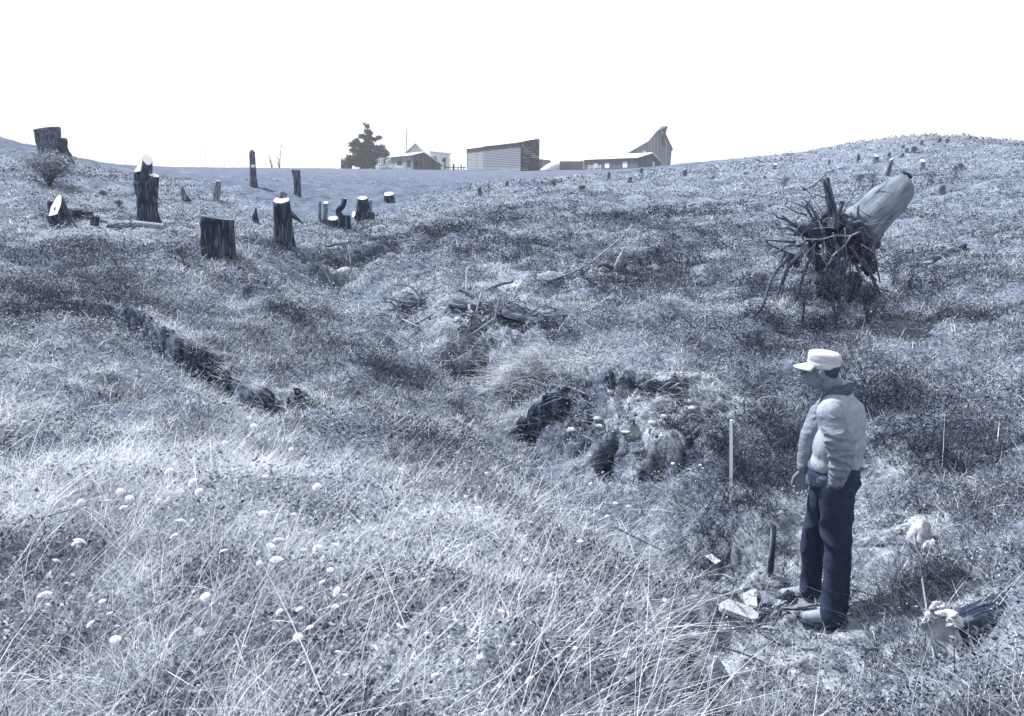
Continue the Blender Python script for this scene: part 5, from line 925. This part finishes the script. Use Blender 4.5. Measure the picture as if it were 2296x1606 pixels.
def hand(w, d, palm_n, thumb, curl, L=1.0, spread=.018):
    """w wrist, d direction to fingertips, palm_n palm normal, thumb side vector"""
    w = Vector(w); d = Vector(d).normalized(); t = Vector(thumb); t = (t-d*t.dot(d)).normalized(); n = Vector(palm_n); n = (n-d*n.dot(d)-t*n.dot(t)).normalized()
    for k in range(4): cap(b, w+d*.01+t*(k-1.5)*.012, w+d*.085+t*(k-1.5)*.020, .015, .0125, 10)
    for k, ln in enumerate([.062,.076,.082,.074]):
        r = .0092 if k else .0080; base_ = w+d*.088+t*(k-1.5)*.0215; p1 = base_+(d+n*curl*.25+t*(k-1.5)*.07).normalized()*ln*.48; p2 = p1+(d+n*curl*.9).normalized()*ln*.32; p3 = p2+(d*.8+n*curl*1.5).normalized()*ln*.26; chain(b, [base_, p1, p2, p3], [r*1.05, r, r*.92, r*.8], 10)
    q = w+d*.025+t*.030; p1 = q+(d*.75+t*.55+n*.25).normalized()*.04; p2 = p1+(d*.95+t*.15+n*.3).normalized()*.034; p3 = p2+(d+n*.3).normalized()*.02; chain(b, [q, p1, p2, p3], [.015,.0125,.011,.009], 10)
hand(T(rw), Vector(T(rw))-Vector(T(re))+Vector((.0,0,-.12)), LF, FW, 1.0)          # right hand hanging, palm towards the thigh
hand(T(lw), Vector((.08,.40,-1)), LF*-1, FW, .2)                                     # left hand, inside the pocket
body = remeshed(b, 'body', 'skin', man, .0055, 3)
# eyes, brows under the peak
for sg in (1, -1): m = MB(); ell(m, hp(.083,.028*sg,.006), (.009,.013,.006), FA, n=8); m.build('eye', 'dark_opening', body); m = MB(); ell(m, hp(.087,.03*sg,.026), (.006,.018,.004), FA, n=8); m.build('eyebrow', 'hair', body)
# hair: cropped, below the cap
m = MB(); ell(m, hp(-.022,0,.020), (.084,.0775,.070), FA); ell(m, hp(-.050,0,-.01), (.050,.062,.05), FA); h = remeshed(m, 'hair', 'hair', man, .007, 3)
# cap: round crown with flat tilted top, band, peak
def lathe_head(prof, m, sx=1.0, n=36, tilt=0):
    k0 = len(m.v)
    for (f, r, z) in prof:
        for k in range(n): a = 2*math.pi*k/n; m.v.append(hp(f+math.cos(a)*r*1.12, math.sin(a)*r*.94, z+tilt*math.cos(a)*r))
    for i in range(len(prof)-1):
        for k in range(n): m.f.append((k0+i*n+k, k0+i*n+(k+1) % n, k0+(i+1)*n+(k+1) % n, k0+(i+1)*n+k))
m = MB(); lathe_head([(-.006,.083,.022),(-.006,.085,.040),(-.008,.088,.075),(-.010,.088,.096),(-.012,.083,.110),(-.014,.066,.118),(-.015,.04,.121),(-.015,.002,.122)], m, tilt=.10); cp = m.build('cap', 'cap_cloth', man)
m = MB(); lathe_head([(-.006,.0850,.019),(-.006,.0870,.024),(-.006,.0878,.050),(-.006,.0858,.054)], m, tilt=.10); m.build('cap_band', 'cap_cloth', cp)
m = MB(); k0 = 0; N_ = 16; top = []; 
for j in range(5):
    for k in range(N_+1):
        a = -1.15+2.3*k/N_; r = .088+j/4*.075*math.cos(a*.95)**.7; m.v.append(hp(math.cos(a)*r*1.1-.006, math.sin(a)*.088*(1+.04*j)*.94, .034-.006*j-.012*(math.sin(a)**2)*(j/4)))
for j in range(4):
    for k in range(N_): i0 = j*(N_+1)+k; m.f.append((i0, i0+1, i0+N_+2, i0+N_+1))
pk_ = m.build('cap_peak', 'cap_cloth', cp); so_ = pk_.modifiers.new('t', 'SOLIDIFY'); so_.thickness = .006
# jacket
def folds(co, amp, fx, seed, vert=.35):
    out = np.empty(len(co))
    for i, q in enumerate(co):                       # soft ridged creases
        k = Vector((q[0]*fx+seed, q[1]*fx, q[2]*fx*vert+q[0]*fx*.5)); w_ = mnoise.noise(Vector((q[0]*5+seed, q[1]*5, q[2]*4)))
        out[i] = (.42-abs(mnoise.noise(k))**.6)*amp*(.35+1.1*max(0, w_+.25))+w_*amp*.3-amp*.1
    return out
m = MB()
ell(m, T((.10,0,1.285)), (.145,.175,.20), FA+math.pi); ell(m, T((.115,.02,1.16)), (.150,.17,.16), FA+math.pi); ell(m, T((.09,0,1.05)), (.145,.16,.10), FA+math.pi); ell(m, T((.035,-.01,1.14)), (.11,.14,.16), FA+math.pi); ell(m, T((.155,.05,1.22)), (.09,.13,.17), FA)
chain(m, bodypts([(ls[0]+.01,ls[1]+.01,ls[2]-.01), (.08,0,1.455), (rs[0],rs[1],rs[2]-.015)]), [.082,.085,.078]); chain(m, bodypts([(.075,0,1.47),(.055,0,1.50)]), [.085,.078])
ell(m, T((.025,-.01,1.03)), (.11,.135,.10), FA+math.pi)
jk = remeshed(m, 'jacket', 'cloth_jacket', man, .010, 7, lambda co: folds(co, .014, 9, 3.1, .25))
m = MB(); chain(m, bodypts([(ls[0],ls[1]-.005,ls[2]-.02), (-.02,-.225,1.27), le, (.02,-.215,1.04), (.015,-.188,.965)]), [.072,.072,.068,.060,.050]); remeshed(m, 'sleeve', 'cloth_sleeve', man, .0065, 3, lambda co: folds(co, .030, 10, 7.7, 2.2))
m = MB(); chain(m, bodypts([rs, (.03,.225,1.29), re, (-.068,.18,1.02), (-.072,.167,.955)]), [.075,.068,.060,.048,.042]); remeshed(m, 'sleeve', 'cloth_sleeve', man, .009, 5, lambda co: folds(co, .014, 11, 2.7, 1.8))
m = MB(); n_ = 60                                     # ribbed waistband right round, lower in front
for j, (z, r) in enumerate([(.985,.150),(.975,.158),(.955,.161),(.930,.161),(.915,.157),(.912,.148)]):
    for k in range(n_): a = 2*math.pi*k/n_; q = r+.0025*(k % 2); v = FW*math.cos(a)*q*.93+LF*math.sin(a)*q*1.02; m.v.append(T((.050+v.x, v.y, z-.045*math.cos(a)+.01)))
for j in range(5):
    for k in range(n_): m.f.append((j*n_+k, j*n_+(k+1) % n_, (j+1)*n_+(k+1) % n_, (j+1)*n_+k))
m.build('waistband', 'cloth_collar', jk)
m = MB(); n_ = 30                                     # turned-up collar, open at the front
for j, (z, r) in enumerate([(1.475,.098),(1.50,.090),(1.535,.082),(1.545,.086),(1.535,.091),(1.49,.103)]):
    for k in range(n_+1):
        a = .45+(2*math.pi-.9)*k/n_; f = math.cos(a); v = FW*f*r*1.02+LF*math.sin(a)*r; zz = z-(.055 if f > 0 else .02)*max(f, 0)*1.6+.022*max(-f, 0); m.v.append(T((.045+v.x, v.y, zz)))
for j in range(5):
    for k in range(n_): m.f.append((j*(n_+1)+k, j*(n_+1)+k+1, (j+1)*(n_+1)+k+1, (j+1)*(n_+1)+k))
m.build('collar', 'cloth_collar', jk)
m = MB(); m.tube([Vector(T((lw[0]+.003,lw[1]-.006,.975))), Vector(T((lw[0],lw[1],.94)))], [.050,.044], 16); m.build('cuff', 'cloth_collar', man)
# trousers
m = MB(); chain(m, bodypts([(.07,-.07,.96), lh, lk, (la[0]+.005,la[1],.20+gl), (la[0],la[1],.085+gl)]), [.125,.115,.088,.084,.088]); chain(m, bodypts([(.085,.07,.96), rh, rk, (ra[0],ra[1],.20+gr), (ra[0],ra[1],.095+gr)]), [.12,.11,.078,.072,.074])
ell(m, T((.10,-.01,.93)), (.13,.165,.13), FA); ell(m, T((.02,0,.93)), (.12,.15,.12), FA); ell(m, T((.05,-.14,.86)), (.06,.035,.08), FA)
tr = remeshed(m, 'trousers', 'cloth_trousers', man, .011, 5, lambda co: folds(co, .022, 8, 5.2, .9))
m = MB(); m.tube([Vector(T((.06,0,.985))), Vector(T((.06,0,1.02)))], [.155,.155], 30); m.build('belt', 'cloth_collar', tr)
# boots
for A_, g_ in ((la, gl), (ra, gr)):
    t_ = Vector((-.92,.38,0)).normalized(); A0 = Vector((A_[0], A_[1], 0)); f = lambda k, z: T((A0.x+t_.x*k, A0.y+t_.y*k, z+g_))
    m = MB(); cap(m, f(.0,.10), f(-.01,.05), .05, .045); cap(m, f(-.045,.045), f(.06,.05), .04, .043); cap(m, f(.05,.06), f(.12,.045), .046, .042); cap(m, f(.12,.042), f(.16,.036), .044, .034); bo = remeshed(m, 'boot', 'boot', man, .008, 3)
    m = MB(); 
    for j, z in enumerate((-.008, .018)):
        for k in range(24):
            a = 2*math.pi*k/24; q = .055+math.cos(a)*.145; wdt = (.043+.008*math.cos(a))*math.sin(a); c = A0+t_*q+Vector((-t_.y, t_.x, 0))*wdt; m.v.append(T((c.x, c.y, z+g_)))
    m.f += [(k, (k+1) % 24, 24+(k+1) % 24, 24+k) for k in range(24)]+[tuple(range(24))[::-1], tuple(range(24, 48))]; m.build('sole', 'sole', bo)

# ------------------------------------------------------------------ haze
hz = MB(); hz.box((0, 0, 5), (1080, 1080, 32)); ho = hz.build('haze', 'paint_white', None, False, loc=(0, 0, 5)); tag(ho, kind='stuff')
hm = bpy.data.materials.new('haze'); hm.use_nodes = True; hn = hm.node_tree; hn.nodes.clear(); hv = hn.nodes.new('ShaderNodeVolumePrincipled'); hv.inputs['Color'].default_value = (.93, .97, 1, 1); hv.inputs['Density'].default_value = .0006; hv.inputs['Anisotropy'].default_value = .2
hx = hn.nodes.new('ShaderNodeOutputMaterial'); hn.links.new(hv.outputs[0], hx.inputs['Volume']); ho.data.materials.clear(); ho.data.materials.append(hm)
